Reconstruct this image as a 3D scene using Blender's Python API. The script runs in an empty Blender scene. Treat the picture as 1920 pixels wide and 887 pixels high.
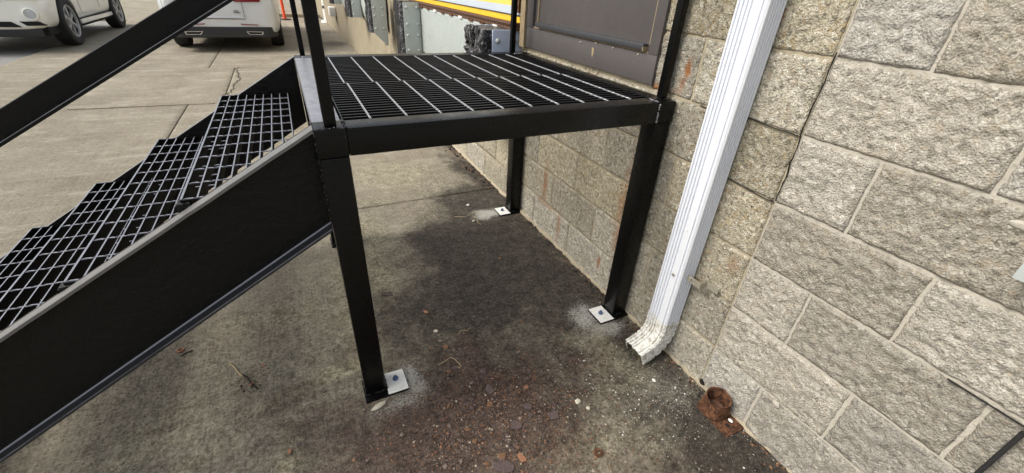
import bpy, bmesh, math, random
import numpy as np
from mathutils import Matrix, Vector
random.seed(7); RNG = np.random.default_rng(11)
S = bpy.context.scene
COL = S.collection
# ------------------------------------------------------------------ camera
cd = bpy.data.cameras.new('camera'); cam = bpy.data.objects.new('camera', cd); COL.objects.link(cam)
cd.sensor_width = 36; cd.lens = 36*787.9/1920; cd.clip_start = .02; cd.clip_end = 600
cam.matrix_world = (Matrix.Translation((-1.2387, -.6704, 1.3444)) @ Matrix.Rotation(-.4804, 4, 'Z')
                    @ Matrix.Rotation(1.0276, 4, 'X') @ Matrix.Rotation(.0567, 4, 'Z'))
S.camera = cam
# ------------------------------------------------------------------ sky, sun, exposure
W = bpy.data.worlds.new('World'); S.world = W; W.use_nodes = True
nt = W.node_tree; bg = nt.nodes['Background']
sky = nt.nodes.new('ShaderNodeTexSky'); sky.sky_type = 'NISHITA'; sky.sun_disc = False
SUN_EL, SUN_AZ = math.radians(47), math.radians(-78)     # azimuth clockwise from +Y
sky.sun_elevation = SUN_EL; sky.sun_rotation = SUN_AZ; sky.air_density = 1.6; sky.dust_density = 5.0; sky.ozone_density = 1.0
hs = nt.nodes.new('ShaderNodeHueSaturation'); hs.inputs['Saturation'].default_value = .45   # overcast: greyer sky
nt.links.new(sky.outputs[0], hs.inputs['Color']); nt.links.new(hs.outputs[0], bg.inputs[0]); bg.inputs[1].default_value = .15
sd = bpy.data.lights.new('sun', 'SUN'); so = bpy.data.objects.new('sun', sd); COL.objects.link(so)
sd.energy = 1.5; sd.angle = math.radians(16); sd.color = (1, .95, .86)
dv = Vector((math.sin(SUN_AZ)*math.cos(SUN_EL), math.cos(SUN_AZ)*math.cos(SUN_EL), math.sin(SUN_EL)))
so.rotation_euler = dv.to_track_quat('Z', 'Y').to_euler()
S.view_settings.view_transform = 'Standard'; S.view_settings.look = 'None'; S.view_settings.gamma = 1
S.view_settings.exposure = 0.50
S.cycles.max_bounces = 6

# ------------------------------------------------------------------ noise in numpy
def _h(ix, iy, iz, s):
    n = (ix*374761393 + iy*668265263 + iz*2147483647 + s*1274126177) & 0xffffffff
    n = ((n ^ (n >> 13))*1274126177) & 0xffffffff
    n = ((n ^ (n >> 16))*2246822519) & 0xffffffff
    return ((n ^ (n >> 15)) & 0xffffff)/float(0xffffff)
def vnoise(x, y, z, s=0):
    x = np.asarray(x, float)+1000; y = np.asarray(y, float)+1000; z = np.asarray(z, float)+1000
    ix, iy, iz = [np.floor(v).astype(np.int64) for v in (x, y, z)]
    fx, fy, fz = x-ix, y-iy, z-iz
    fx, fy, fz = [v*v*(3-2*v) for v in (fx, fy, fz)]
    r = 0
    for a in (0, 1):
        for b in (0, 1):
            for c in (0, 1):
                r = r + _h(ix+a, iy+b, iz+c, s)*(fx if a else 1-fx)*(fy if b else 1-fy)*(fz if c else 1-fz)
    return r*2-1
def fbm(x, y, z, octv=4, s=0):
    r = 0; a = 1; t = 0
    for k in range(octv):
        r = r + a*vnoise(x*2**k, y*2**k, z*2**k, s+k); t += a; a *= .55
    return r/t

# ------------------------------------------------------------------ object helpers
def link(name, data, parent=None, loc=None, rot=None, kind=None):
    o = bpy.data.objects.new(name, data); COL.objects.link(o)
    if parent is not None: o.parent = parent
    if loc is not None: o.location = loc
    if rot is not None: o.rotation_euler = rot
    if kind: o['kind'] = kind
    return o
def tag(o, label=None, cat=None, group=None):
    if label: o['label'] = label
    if cat: o['category'] = cat
    if group: o['group'] = group
    return o
def thing(name, label, cat, loc=(0, 0, 0), group=None, rot=None):
    return tag(link(name, None, None, loc, rot), label, cat, group)
def mesh_from(name, v, f, m=None, smooth=False):
    me = bpy.data.meshes.new(name); me.from_pydata([tuple(map(float, p)) for p in v], [], f)
    if m: me.materials.append(m)
    if smooth: me.polygons.foreach_set('use_smooth', [True]*len(me.polygons))
    me.update(); return me
class MB:
    """collects shapes into one mesh"""
    def __init__(s): s.v = []; s.f = []
    def add(s, v, f):
        b = len(s.v); s.v += [tuple(p) for p in v]; s.f += [tuple(i+b for i in q) for q in f]; return s
    def box(s, a, b, M=None, ch=0.0):
        x0, y0, z0 = a; x1, y1, z1 = b
        if ch <= 0:
            v = [(x0,y0,z0),(x1,y0,z0),(x1,y1,z0),(x0,y1,z0),(x0,y0,z1),(x1,y0,z1),(x1,y1,z1),(x0,y1,z1)]
            f = [(3,2,1,0),(4,5,6,7),(0,1,5,4),(1,2,6,5),(2,3,7,6),(3,0,4,7)]
        else:
            bm = bmesh.new(); bmesh.ops.create_cube(bm, size=1)
            for p in bm.verts: p.co = Vector(((x0+x1)/2+p.co.x*(x1-x0), (y0+y1)/2+p.co.y*(y1-y0), (z0+z1)/2+p.co.z*(z1-z0)))
            bmesh.ops.bevel(bm, geom=bm.edges[:], offset=ch, segments=2, affect='EDGES', profile=.6)
            bm.verts.ensure_lookup_table(); v = [tuple(p.co) for p in bm.verts]; f = [tuple(q.index for q in p.verts) for p in bm.faces]; bm.free()
        if M is not None: v = [tuple(M @ Vector(p)) for p in v]
        return s.add(v, f)
    def prism(s, poly, d0, d1, axis='y'):
        """poly of 2-D points extruded along an axis ('y': poly=(x,z); 'x': poly=(y,z); 'z': poly=(x,y))"""
        n = len(poly); mk = {'y': lambda p, d: (p[0], d, p[1]), 'x': lambda p, d: (d, p[0], p[1]), 'z': lambda p, d: (p[0], p[1], d)}[axis]
        v = [mk(p, d0) for p in poly]+[mk(p, d1) for p in poly]
        f = [tuple(range(n)), tuple(range(2*n-1, n-1, -1))]+[(i, i+n, (i+1) % n+n, (i+1) % n) for i in range(n)]
        return s.add(v, f)
    def tube(s, pts, r, n=8, cap=True):
        pts = [Vector(p) for p in pts]; rings = []
        rr = r if isinstance(r, (list, tuple)) else [r]*len(pts)
        up = Vector((0, 0, 1))
        for i, p in enumerate(pts):
            t = (pts[min(i+1, len(pts)-1)]-pts[max(i-1, 0)]).normalized()
            a = t.cross(up if abs(t.z) < .95 else Vector((1, 0, 0))).normalized(); b = t.cross(a)
            rings.append([p+(a*math.cos(2*math.pi*k/n)+b*math.sin(2*math.pi*k/n))*rr[i] for k in range(n)])
        v = [q for g in rings for q in g]; f = []
        for i in range(len(pts)-1):
            for k in range(n): f.append((i*n+k, i*n+(k+1) % n, (i+1)*n+(k+1) % n, (i+1)*n+k))
        if cap: f.append(tuple(range(n))[::-1]); f.append(tuple(range((len(pts)-1)*n, len(pts)*n)))
        return s.add(v, f)
    def lathe(s, prof, n=24, M=None):
        """prof: (r, h) points round local z"""
        v = [(r*math.cos(2*math.pi*k/n), r*math.sin(2*math.pi*k/n), h) for r, h in prof for k in range(n)]; f = []
        for i in range(len(prof)-1):
            for k in range(n): f.append((i*n+k, i*n+(k+1) % n, (i+1)*n+(k+1) % n, (i+1)*n+k))
        if M is not None: v = [tuple(M @ Vector(p)) for p in v]
        return s.add(v, f)
    def blob(s, c, r, seed=0, rough=.25, sub=1):
        bm = bmesh.new(); bmesh.ops.create_icosphere(bm, subdivisions=sub, radius=1)
        rd = random.Random(seed)
        v = [(c[0]+p.co.x*r[0]*(1+rd.uniform(-rough, rough)), c[1]+p.co.y*r[1]*(1+rd.uniform(-rough, rough)), c[2]+p.co.z*r[2]*(1+rd.uniform(-rough, rough))) for p in bm.verts]
        f = [tuple(q.index for q in p.verts) for p in bm.faces]; bm.free()
        return s.add(v, f)
    def mesh(s, name, m, smooth=False):
        me = mesh_from(name, s.v, s.f, m)
        bm = bmesh.new(); bm.from_mesh(me); bmesh.ops.recalc_face_normals(bm, faces=bm.faces[:]); bm.to_mesh(me); bm.free()
        if smooth:
            me.polygons.foreach_set('use_smooth', [True]*len(me.polygons))
            me.set_sharp_from_angle(angle=math.radians(38))
        return me
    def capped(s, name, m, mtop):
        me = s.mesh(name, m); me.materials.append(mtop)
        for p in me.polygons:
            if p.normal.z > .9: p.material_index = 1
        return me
    def build(s, name, m, parent=None, smooth=False, loc=None, rot=None, kind=None):
        return link(name, s.mesh(name, m, smooth), parent, loc, rot, kind)

# ------------------------------------------------------------------ material helpers
class NT:
    def __init__(s, name):
        s.m = bpy.data.materials.new(name); s.m.use_nodes = True; s.t = s.m.node_tree; s.n = s.t.nodes; s.l = s.t.links
        s.b = s.n['Principled BSDF']; s.pos = s.n.new('ShaderNodeNewGeometry').outputs['Position']
    def sock(s, v, i):
        if isinstance(v, (int, float)): i.default_value = v
        elif isinstance(v, tuple): i.default_value = v if len(v) == 4 or i.type == 'VECTOR' else (*v, 1)
        else: s.l.new(v, i)
    def math(s, op, a, b=0., clamp=False):
        n = s.n.new('ShaderNodeMath'); n.operation = op; n.use_clamp = clamp; s.sock(a, n.inputs[0]); s.sock(b, n.inputs[1]); return n.outputs[0]
    def map(s, scale, vec=None, rot=(0, 0, 0)):
        n = s.n.new('ShaderNodeMapping'); s.l.new(vec or s.pos, n.inputs[0]); n.inputs['Scale'].default_value = scale; n.inputs['Rotation'].default_value = rot; return n.outputs[0]
    def noise(s, scale, det=4, rough=.55, vec=None):
        n = s.n.new('ShaderNodeTexNoise'); s.l.new(vec or s.pos, n.inputs['Vector']); n.inputs['Scale'].default_value = scale
        n.inputs['Detail'].default_value = det; n.inputs['Roughness'].default_value = rough; return n.outputs['Fac']
    def vor(s, scale, out='Color', vec=None):
        n = s.n.new('ShaderNodeTexVoronoi'); s.l.new(vec or s.pos, n.inputs['Vector']); n.inputs['Scale'].default_value = scale; return n.outputs[out]
    def ramp(s, fac, stops, interp='LINEAR'):
        n = s.n.new('ShaderNodeValToRGB'); s.l.new(fac, n.inputs[0]); e = n.color_ramp.elements; n.color_ramp.interpolation = interp
        for i, (p, c) in enumerate(stops):
            q = e[i] if i < 2 else e.new(p)
            q.position = p; q.color = (c, c, c, 1) if isinstance(c, (int, float)) else (*c, 1)
        return n.outputs[0]
    def mix(s, f, a, b, blend='MIX'):
        n = s.n.new('ShaderNodeMix'); n.data_type = 'RGBA'; n.blend_type = blend; s.sock(f, n.inputs[0]); s.sock(a, n.inputs[6]); s.sock(b, n.inputs[7]); return n.outputs[2]
    def attr(s, name, out='Color'):
        n = s.n.new('ShaderNodeAttribute'); n.attribute_name = name; return n.outputs[out]
    def sep(s, c):
        n = s.n.new('ShaderNodeSeparateColor'); s.l.new(c, n.inputs[0]); return n.outputs
    def objrand(s): return s.n.new('ShaderNodeObjectInfo').outputs['Random']
    def bump(s, h, dist, strength=1.0, prev=None):
        n = s.n.new('ShaderNodeBump'); s.l.new(h, n.inputs['Height']); n.inputs['Distance'].default_value = dist; n.inputs['Strength'].default_value = strength
        if prev is not None: s.l.new(prev, n.inputs['Normal'])
        s.l.new(n.outputs[0], s.b.inputs['Normal']); return n.outputs[0]
    def set(s, **k):
        for a, v in k.items(): s.sock(v, s.b.inputs[{'col': 'Base Color', 'rough': 'Roughness', 'metal': 'Metallic', 'coat': 'Coat Weight', 'spec': 'Specular IOR Level'}[a]])
        return s
def plain(name, col, rough=.6, metal=0., var=.12, scale=12, bump=0, bscale=120, coat=0, spec=.5):
    t = NT(name); n = t.noise(scale, 5)
    c = t.mix(n, tuple(v*(1-var) for v in col), tuple(min(1, v*(1+var)) for v in col))
    t.set(col=c, rough=rough, metal=metal, coat=coat, spec=spec)
    if bump: t.bump(t.noise(bscale, 3), bump)
    return t.m

def mat_black(name, base, rough, bmp=.0006, dust=.25, spec=.24):
    t = NT(name)
    spk = t.ramp(t.vor(260, 'Distance'), [(0, 1), (.05, 0)])
    spk = t.math('MULTIPLY', spk, t.ramp(t.noise(9, 2), [(.55, 0), (.66, 1)]))
    c = t.mix(t.ramp(t.noise(5, 6, .7), [(.4, 0), (.8, dust)]), (base, base*1.03, base*1.1), (base*3, base*3, base*2.8))
    c = t.mix(t.math('MULTIPLY', spk, .6), c, (.25, .24, .22))
    t.set(col=c, rough=t.ramp(t.noise(22, 5), [(.3, rough*.8), (.7, min(1, rough*1.35))]), spec=spec)
    t.bump(t.math('ADD', t.noise(240, 3), t.math('MULTIPLY', t.noise(40, 3), 1.5)), bmp)
    return t.m
M_paint = mat_black('black gloss paint', .0022, .27)
M_brush = mat_black('brushed on black paint', .0013, .2, .0030, .25, .26)
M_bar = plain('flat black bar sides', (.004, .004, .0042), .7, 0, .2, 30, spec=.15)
M_dimtop = plain('worn bar tops with dim sky sheen', (.028, .028, .030), .4, 0, .5, 40)  # bar tops paler than the sides: wear plus painted sky sheen
M_slate = plain('black paint lifted for sky sheen', (.022, .023, .027), .33, 0, .3, 25, .0004)  # black lifted so the upward flange carries a painted sky reflection
M_flange = plain('flange paint with painted sky sheen', (.135, .132, .130), .42, 0, .35, 25, .0006)  # top flange lightened to paint in its sky reflection
M_rod = plain('scuffed bare steel', (.30, .31, .33), .42, .35, .25, 40, .0004)
M_treadbar = plain('worn bar paint with sky sheen', (.22, .23, .265), .38, .2, .3, 30, .0004)  # worn tread paint, with sky sheen put into the colour
M_wornsheen = NT('scuffed edge paint with sky sheen'); _t = M_wornsheen  # scuffed paint lightened to hold a painted sky sheen
_t.set(col=_t.mix(_t.ramp(_t.noise(28, 6, .7), [(.36, 0), (.7, 1)]), (.17, .175, .20), (.29, .295, .325)), rough=.36, metal=.1); _t.bump(_t.noise(180, 3), .0006); M_wornsheen = _t.m
M_white = NT('white aluminium coating'); _t = M_white
_t.set(col=_t.mix(_t.ramp(_t.noise(14, 6, .7, _t.map((1, 1, 1))), [(.62, 0), (.8, .3)]), (.74, .77, .83), (.62, .63, .63)), rough=.45); M_white = _t.m
M_whitedirty = NT('dirty white aluminium'); _t = M_whitedirty
_t.set(col=_t.mix(_t.ramp(_t.noise(44, 6, .8), [(.48, 0), (.60, .85)]), (.74, .74, .70), (.34, .31, .25)), rough=.5); M_whitedirty = _t.m
M_plate = NT('oversprayed steel plate'); _t = M_plate
_t.set(col=_t.mix(_t.ramp(_t.noise(60, 5), [(.55, 0), (.72, .6)]), (.78, .78, .75), (.40, .37, .31)), rough=.55); M_plate = _t.m
M_blue = plain('blue anchor marking', (.06, .095, .20), .45)
M_rust = NT('heavy orange rust'); _t = M_rust
_t.set(col=_t.mix(_t.ramp(_t.noise(55, 7, .85), [(.38, 0), (.5, .35), (.6, 1)]), (.024, .014, .011), (.20, .092, .048)), rough=.95, spec=.2); _t.bump(_t.noise(160, 5), .003); M_rust = _t.m
M_rustdark = NT('dark brown rust'); _t = M_rustdark
_t.set(col=_t.mix(_t.noise(60, 6, .7), (.045, .025, .018), (.17, .085, .05)), rough=.9); _t.bump(_t.noise(160, 5), .003); M_rustdark = _t.m
M_door = NT('worn brown grey door paint'); _t = M_door
_c = _t.mix(_t.noise(3, 6, .7), (.068, .061, .061), (.100, .091, .090))
_c = _t.mix(_t.ramp(_t.noise(55, 5, .8, _t.map((1, 1, .35))), [(.64, 0), (.7, .5)]), _c, (.3, .25, .18))
_t.set(col=_c, rough=_t.ramp(_t.noise(30, 4), [(.3, .38), (.7, .6)])); _t.bump(_t.noise(60, 4), .0006); M_door = _t.m
M_doorbar = plain('slate door sweep', (.055, .058, .066), .33, .2, .15, 30)
M_doortrim = plain('tan weathered frame', (.30, .235, .14), .7, 0, .45, 25, .001)
M_grey = NT('pale grey dock enamel'); _t = M_grey
_t.set(col=_t.mix(_t.ramp(_t.noise(9, 6, .7, _t.map((1, 1, .3))), [(.5, 0), (.8, .4)]), (.42, .46, .45), (.30, .31, .28)), rough=.42); M_grey = _t.m
M_bluegrey = plain('blue grey dock enamel', (.46, .53, .66), .4, 0, .12, 15)
M_lip = plain('light grey dock enamel', (.38, .42, .41), .45, 0, .1, 10)
M_rubber = NT('chewed black rubber'); _t = M_rubber
_t.set(col=_t.mix(_t.ramp(_t.noise(60, 5, .8), [(.52, 0), (.62, .75)]), (.012, .012, .014), (.42, .42, .45)), rough=.6); _t.bump(_t.noise(50, 4), .006); M_rubber = _t.m
M_rubberplain = plain('black rubber', (.014, .014, .015), .7, 0, .3, 30, .002)
M_yellow = NT('chipped yellow enamel'); _t = M_yellow
_t.set(col=_t.mix(_t.ramp(_t.noise(26, 6, .8), [(.62, 0), (.66, 1)]), (.82, .50, .03), (.12, .06, .02)), rough=.45); M_yellow = _t.m
M_deck = plain('pale blue grey dock door', (.50, .56, .64), .4, 0, .08, 6)
M_yellow2 = plain('soft yellow door panel', (.80, .56, .12), .5, 0, .06, 6)
M_concwall = NT('tan stained concrete'); _t = M_concwall
_c = _t.mix(_t.ramp(_t.noise(5, 9, .8, _t.map((1, 1, .6))), [(.3, 0), (.7, 1)]), (.25, .205, .13), (.62, .55, .42))
_c = _t.mix(_t.ramp(_t.noise(7, 6, .7, _t.map((1, 1, .12))), [(.54, 0), (.66, .6)]), _c, (.30, .15, .06))
_c = _t.mix(_t.ramp(_t.vor(90), [(.0, .0), (.25, .35)]), (.22, .19, .13), _c)
_t.set(col=_c, rough=.9); _t.bump(_t.noise(45, 6, .7), .008); M_concwall = _t.m
M_hole = plain('dark void', (.006, .006, .006), .9)
M_crack = plain('dark crack', (.012, .011, .01), .95)
M_crackl = plain('brown crack', (.07, .058, .042), .95)
M_galv = plain('dull galvanised strap', (.42, .39, .32), .5, .5, .25, 40)
M_orange = plain('orange plastic', (.82, .085, .025), .5, 0, .08, 10)
M_whitepipe = plain('white painted pipe', (.78, .78, .76), .45, 0, .06, 10)
M_asphalt = NT('grey asphalt'); _t = M_asphalt
_t.set(col=_t.mix(_t.noise(1.2, 7, .7), (.15, .148, .142), (.30, .295, .28)), rough=.9); _t.bump(_t.noise(60, 5), .01); M_asphalt = _t.m

def mat_block(name, dark, midc, light, ochre, bumpd, streak=0.):
    t = NT(name)
    r = t.sep(t.vor(95)); r2 = t.sep(t.vor(230))
    c = t.ramp(r[0], [(0, dark), (.16, dark), (.24, midc), (.78, midc), (.86, light), (1, light)])
    c2 = t.ramp(r2[1], [(0, dark), (.2, midc), (.7, midc), (.9, light)])
    c = t.mix(.5, c, c2)
    c = t.mix(t.math('MULTIPLY', t.ramp(r[2], [(.86, 0), (.93, 1)]), .6), c, ochre)
    c = t.mix(t.ramp(t.noise(6, 5, .7), [(.3, 0), (.75, .42)]), c, tuple(v*.62 for v in midc))
    hsv = t.n.new('ShaderNodeHueSaturation'); t.l.new(c, hsv.inputs['Color'])
    t.sock(t.math('ADD', t.math('MULTIPLY', t.objrand(), .34), .80), hsv.inputs['Value'])
    t.sock(t.math('ADD', t.math('MULTIPLY', t.math('FRACT', t.math('MULTIPLY', t.objrand(), 7.3)), .45), .75), hsv.inputs['Saturation'])
    c = hsv.outputs[0]
    c = t.mix(t.attr('rust', 'Fac'), c, t.mix(t.noise(140, 4), (.16, .035, .012), (.5, .22, .06)))
    t.set(col=c, rough=.92, spec=.3)
    b = t.bump(t.noise(75, 6, .75), bumpd)
    t.bump(t.vor(190, 'Distance'), bumpd*.45, 1, b)
    return t.m
M_blockL = mat_block('tan speckled split face block', (.10, .090, .068), (.49, .445, .34), (.80, .76, .65), (.42, .31, .17), .010)
M_blockR = mat_block('grey split face block', (.22, .205, .178), (.455, .425, .365), (.66, .63, .56), (.44, .38, .30), .0085)
def mat_mortar(name, a, b, d):
    t = NT(name); c = t.mix(t.noise(14, 6, .7), a, b); c = t.mix(t.ramp(t.vor(160), [(.0, .0), (.2, .8)]), tuple(v*.6 for v in a), c)
    t.set(col=c, rough=.95); t.bump(t.noise(110, 5), d); return t.m
M_mortL = mat_mortar('tan mortar', (.33, .285, .20), (.48, .42, .31), .004)
M_mortR = mat_mortar('pale grey mortar', (.40, .370, .315), (.53, .50, .43), .003)

# concrete of the yard: stains and darker areas come from an attribute, grain from nodes
def mat_concrete():
    t = NT('stained broom finished concrete')
    st = t.attr('stain_tone'); s3 = t.sep(st); al = t.attr('stain_tone', 'Alpha')
    fine = t.noise(48, 7, .85); mid = t.noise(11, 7, .8)
    grain = t.ramp(t.math('ADD', t.math('MULTIPLY', t.noise(62, 6, .9), .62), t.math('MULTIPLY', t.noise(17, 6, .8), .38)), [(.43, 0), (.50, .38), (.58, 1)])
    fc = t.ramp(fine, [(.42, 0), (.58, 1)])
    base = t.mix(t.ramp(t.noise(1.3, 7, .65), [(.3, 0), (.7, 1)]), (.27, .232, .168), (.42, .374, .290))
    base = t.mix(t.ramp(t.noise(3.2, 8, .72, t.map((1, .22, 1))), [(.46, 0), (.72, .6)]), base, (.20, .170, .122))
    base = t.mix(t.ramp(t.noise(2.4, 8, .7, t.map((.25, 1.2, 1))), [(.5, 0), (.68, .5)]), base, (.54, .495, .40))
    base = t.mix(t.math('MULTIPLY', fc, .5), base, (.13, .115, .085))
    base = t.mix(t.math('MULTIPLY', t.ramp(t.noise(16, 7, .85), [(.44, 0), (.60, 1)]), .38), base, (.15, .128, .092))
    base = t.mix(t.math('MULTIPLY', t.ramp(t.noise(6, 7, .8, t.map((.35, 1, 1))), [(.52, 0), (.62, 1)]), .35), base, (.60, .55, .45))
    base = t.mix(t.math('MULTIPLY', t.ramp(t.noise(28, 4, .8), [(.64, 0), (.70, 1)]), .6), base, (.10, .085, .06))
    def soft(m, k=.55, lo=.28, hi=.72):       # break the edge of a mask with noise
        a = t.math('ADD', m, t.math('MULTIPLY', t.math('SUBTRACT', t.math('ADD', t.math('MULTIPLY', mid, .6), t.math('MULTIPLY', fine, .4)), .5), k*2.2))
        return t.ramp(a, [(lo, 0), (hi, 1)])
    mid_tone = t.mix(grain, (.070, .060, .043), (.42, .380, .290))
    mid_tone = t.mix(t.ramp(t.noise(120, 3, .8), [(.56, 0), (.64, .7)]), mid_tone, (.40, .37, .30))
    mid_tone = t.mix(t.ramp(t.noise(135, 3, .8), [(.34, .8), (.43, 0)]), mid_tone, (.030, .026, .02))
    mid_tone = t.mix(t.ramp(t.noise(2.6, 6, .7), [(.45, 0), (.7, .5)]), mid_tone, t.mix(grain, (.16, .142, .104), (.50, .46, .36)))
    c = t.mix(t.math('MULTIPLY', soft(al, .7, .2, .8), .88), base, mid_tone)                     # A: broad darker tone of the ground
    olive = t.mix(grain, (.105, .092, .052), (.62, .57, .41))
    c = t.mix(t.math('MULTIPLY', soft(s3[2], 1.1, .22, .75), .85), c, olive)                  # B: yellowish algae / pale grit
    dark_tone = t.mix(grain, (.010, .0084, .0070), (.082, .070, .056))
    dark_tone = t.mix(t.ramp(t.noise(5, 6, .7), [(.42, 0), (.7, .55)]), dark_tone, t.mix(grain, (.022, .020, .015), (.17, .155, .12)))
    dark_tone = t.mix(t.ramp(t.noise(125, 3, .8), [(.60, 0), (.66, .7)]), dark_tone, (.15, .135, .11))
    c = t.mix(t.math('MULTIPLY', soft(s3[0], .7), .93), c, dark_tone)                              # R: darkest tone, under the platform and along the wall
    red = t.mix(grain, (.016, .0095, .0085), (.155, .095, .078))
    red = t.mix(t.ramp(t.noise(130, 4, .9), [(.56, 0), (.62, .8)]), red, (.26, .15, .11))
    c = t.mix(t.math('MULTIPLY', soft(s3[1], 1.0, .18, .80), .85), c, red)                    # G: rust dust
    wh = t.attr('spray', 'Fac')
    c = t.mix(t.math('MULTIPLY', t.ramp(t.math('ADD', wh, t.math('MULTIPLY', t.math('SUBTRACT', t.noise(110, 5, .9), .5), 3.2)), [(.45, 0), (.95, 1)]), .8), c, (.62, .61, .56))
    v1 = t.sep(t.vor(115)); grit = t.math('MULTIPLY', t.ramp(t.vor(115, 'Distance'), [(0, 1), (.30, 1), (.40, 0)]), t.ramp(v1[0], [(.80, 0), (.84, 1)]))
    c = t.mix(t.math('MULTIPLY', grit, .55), c, t.mix(.62, t.mix(v1[1], (.60, .54, .42), (.22, .17, .12)), c))
    v2 = t.sep(t.vor(82)); pit = t.math('MULTIPLY', t.ramp(t.vor(82, 'Distance'), [(0, 1), (.3, 1), (.42, 0)]), t.ramp(v2[1], [(.80, 0), (.84, 1)]))
    c = t.mix(t.math('MULTIPLY', pit, .55), c, (.030, .026, .021))
    broom = t.noise(1, 2, .5, t.map((150, 4, 4)))
    c = t.mix(t.math('MULTIPLY', t.ramp(broom, [(.45, 0), (.7, .6)]), t.math('SUBTRACT', .75, t.math('ADD', s3[0], t.math('MULTIPLY', s3[1], .8)), True)), c, t.mix(.72, c, (.40, .37, .30)))
    gr2 = t.ramp(t.noise(1.7, 5, .6), [(.35, 0), (.7, .25)]); c = t.mix(gr2, c, t.mix(.5, c, (.07, .05, .035)))
    t.set(col=c, rough=t.ramp(fine, [(.3, .72), (.7, .95)]), spec=.35)
    b = t.bump(broom, .0018)
    b = t.bump(t.noise(60, 8, .9), .0120, 1, b)
    t.bump(t.vor(170, 'Distance'), .002, 1, b)
    return t.m
M_conc = mat_concrete()

# ================================================================== THE SETTING
g = mesh_from('ground', [(-220, -220, -.035), (220, -220, -.035), (220, 220, -.035), (-220, 220, -.035)], [(0, 1, 2, 3)], M_asphalt)
ground = link('ground', g, kind='structure')
pav = link('concrete_paving', None, kind='structure')

def ell(X, Y, lst, seed):
    """soft ellipses (x, y, rx, ry, degrees, strength) with warped outlines"""
    m = np.zeros_like(X); w = fbm(X*3.6, Y*3.6, 0*X, 6, seed)*.62
    for (cx, cy, rx, ry, a, k) in lst:
        a = math.radians(a); dx, dy = X-cx, Y-cy
        u = (dx*math.cos(a)+dy*math.sin(a))/rx; v = (-dx*math.sin(a)+dy*math.cos(a))/ry
        d = np.sqrt(u*u+v*v)+w
        m = np.maximum(m, k*np.clip((1.50-d)/1.0, 0, 1))
    return m
MID_TONE = [(-1.55, .35, 1.1, 1.0, 0, .95), (-1.3, 1.1, .75, .55, 10, .70), (-.5, .7, .8, 1.1, 0, .95), (-.3, 1.9, .45, .7, 0, .8), (-.75, -.9, 1.6, .9, 0, .9),
         (-1.1, 1.9, .5, .3, 0, .62), (-.1, 3.6, .3, 1.6, 0, .7), (-.3, 10, .8, 3.5, 0, .8), (-2.3, .2, .9, .9, 0, .8), (-5.4, 9.6, .9, 1.8, 0, .6)]
DARK_TONE = [(-.16, -.22, .26, .34, 0, .8), (-.30, .10, .16, .2, 0, .5), (-.30, 1.32, .50, .52, 0, .95), (-.22, 1.85, .32, .30, 35, .8), (-.05, 2.25, .13, .62, 6, .85), (-.62, 1.38, .33, .38, 0, .85), (-.62, .92, .42, .40, 20, .8),
        (-.22, .80, .30, .42, 0, .85), (-.10, .25, .13, .40, 0, .7), (-.85, .60, .26, .34, 0, .66), (-.62, .36, .42, .34, 0, .6), (-.12, -.25, .18, .35, 0, .62), (-.02, 3.4, .08, .9, 0, .75),
        (-.25, 10.2, .35, .5, 0, .6), (-.15, 12.5, .4, .7, 0, .5), (-.30, 8.3, .5, .30, 0, .45), (-1.0, .72, .14, .14, 0, .55)]
RED = [(-.95, .18, .52, .32, 10, .9), (-1.30, .36, .22, .14, -10, .62), (-1.48, .57, .12, .05, 25, .62), (-.78, .05, .30, .22, 0, .7), (-.80, .52, .24, .12, 0, .55), (-1.25, .12, .34, .16, 0, .75),
       (-1.22, .72, .12, .10, 0, .4), (-.95, -.35, .6, .3, 0, .6)]
ALG = [(-2.0, .50, .26, .07, 20, .7), (-1.75, .42, .2, .05, 20, .6), (-1.38, .60, .30, .035, 12, .8), (-1.22, .88, .06, .25, 0, .6), (-1.60, 1.05, .30, .12, 0, .5), (-1.02, 1.45, .09, .30, 0, .6), (-.70, 2.55, .40, .34, 0, .62), (-1.0, 1.62, .17, .30, 0, .62), (-1.03, 1.15, .08, .34, 3, .66), (-.30, .50, .17, .10, 30, .72), (-.26, .22, .20, .24, 0, .62), (-.45, .22, .15, .22, 20, .5),
       (-1.90, .62, .20, .05, 20, .55), (-1.30, .64, .24, .03, 12, .72), (-1.48, .30, .06, .22, 0, .52), (-.59, -.06, .22, .12, 10, .62), (-1.22, 1.1, .05, .5, 0, .5), (-.9, 2.1, .18, .1, 0, .5), (-.35, -.1, .1, .1, 0, .5)]
SPRAY = [(-1.05, .48, .04, .08, 0, 1.1), (-1.10, .39, .09, .03, 10, .75), (-.21, .51, .06, .08, 0, 1.0), (-.15, .41, .09, .045, 0, .8), (-.24, 1.63, .10, .06, 0, 1.05), (-.15, .02, .10, .10, 0, .42), (-1.05, .56, .07, .03, 0, .55)]
def soft_ell(X, Y, lst, seed):
    m = np.zeros_like(X); w = fbm(X*14, Y*14, 0*X, 4, seed)*.7
    for (cx, cy, rx, ry, a, k) in lst:
        a = math.radians(a); dx, dy = X-cx, Y-cy
        u = (dx*math.cos(a)+dy*math.sin(a))/rx; v = (-dx*math.sin(a)+dy*math.cos(a))/ry
        m = np.maximum(m, k*np.clip(1.25-.62*(np.sqrt(u*u+v*v)+w), 0, 1))
    return m
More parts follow.
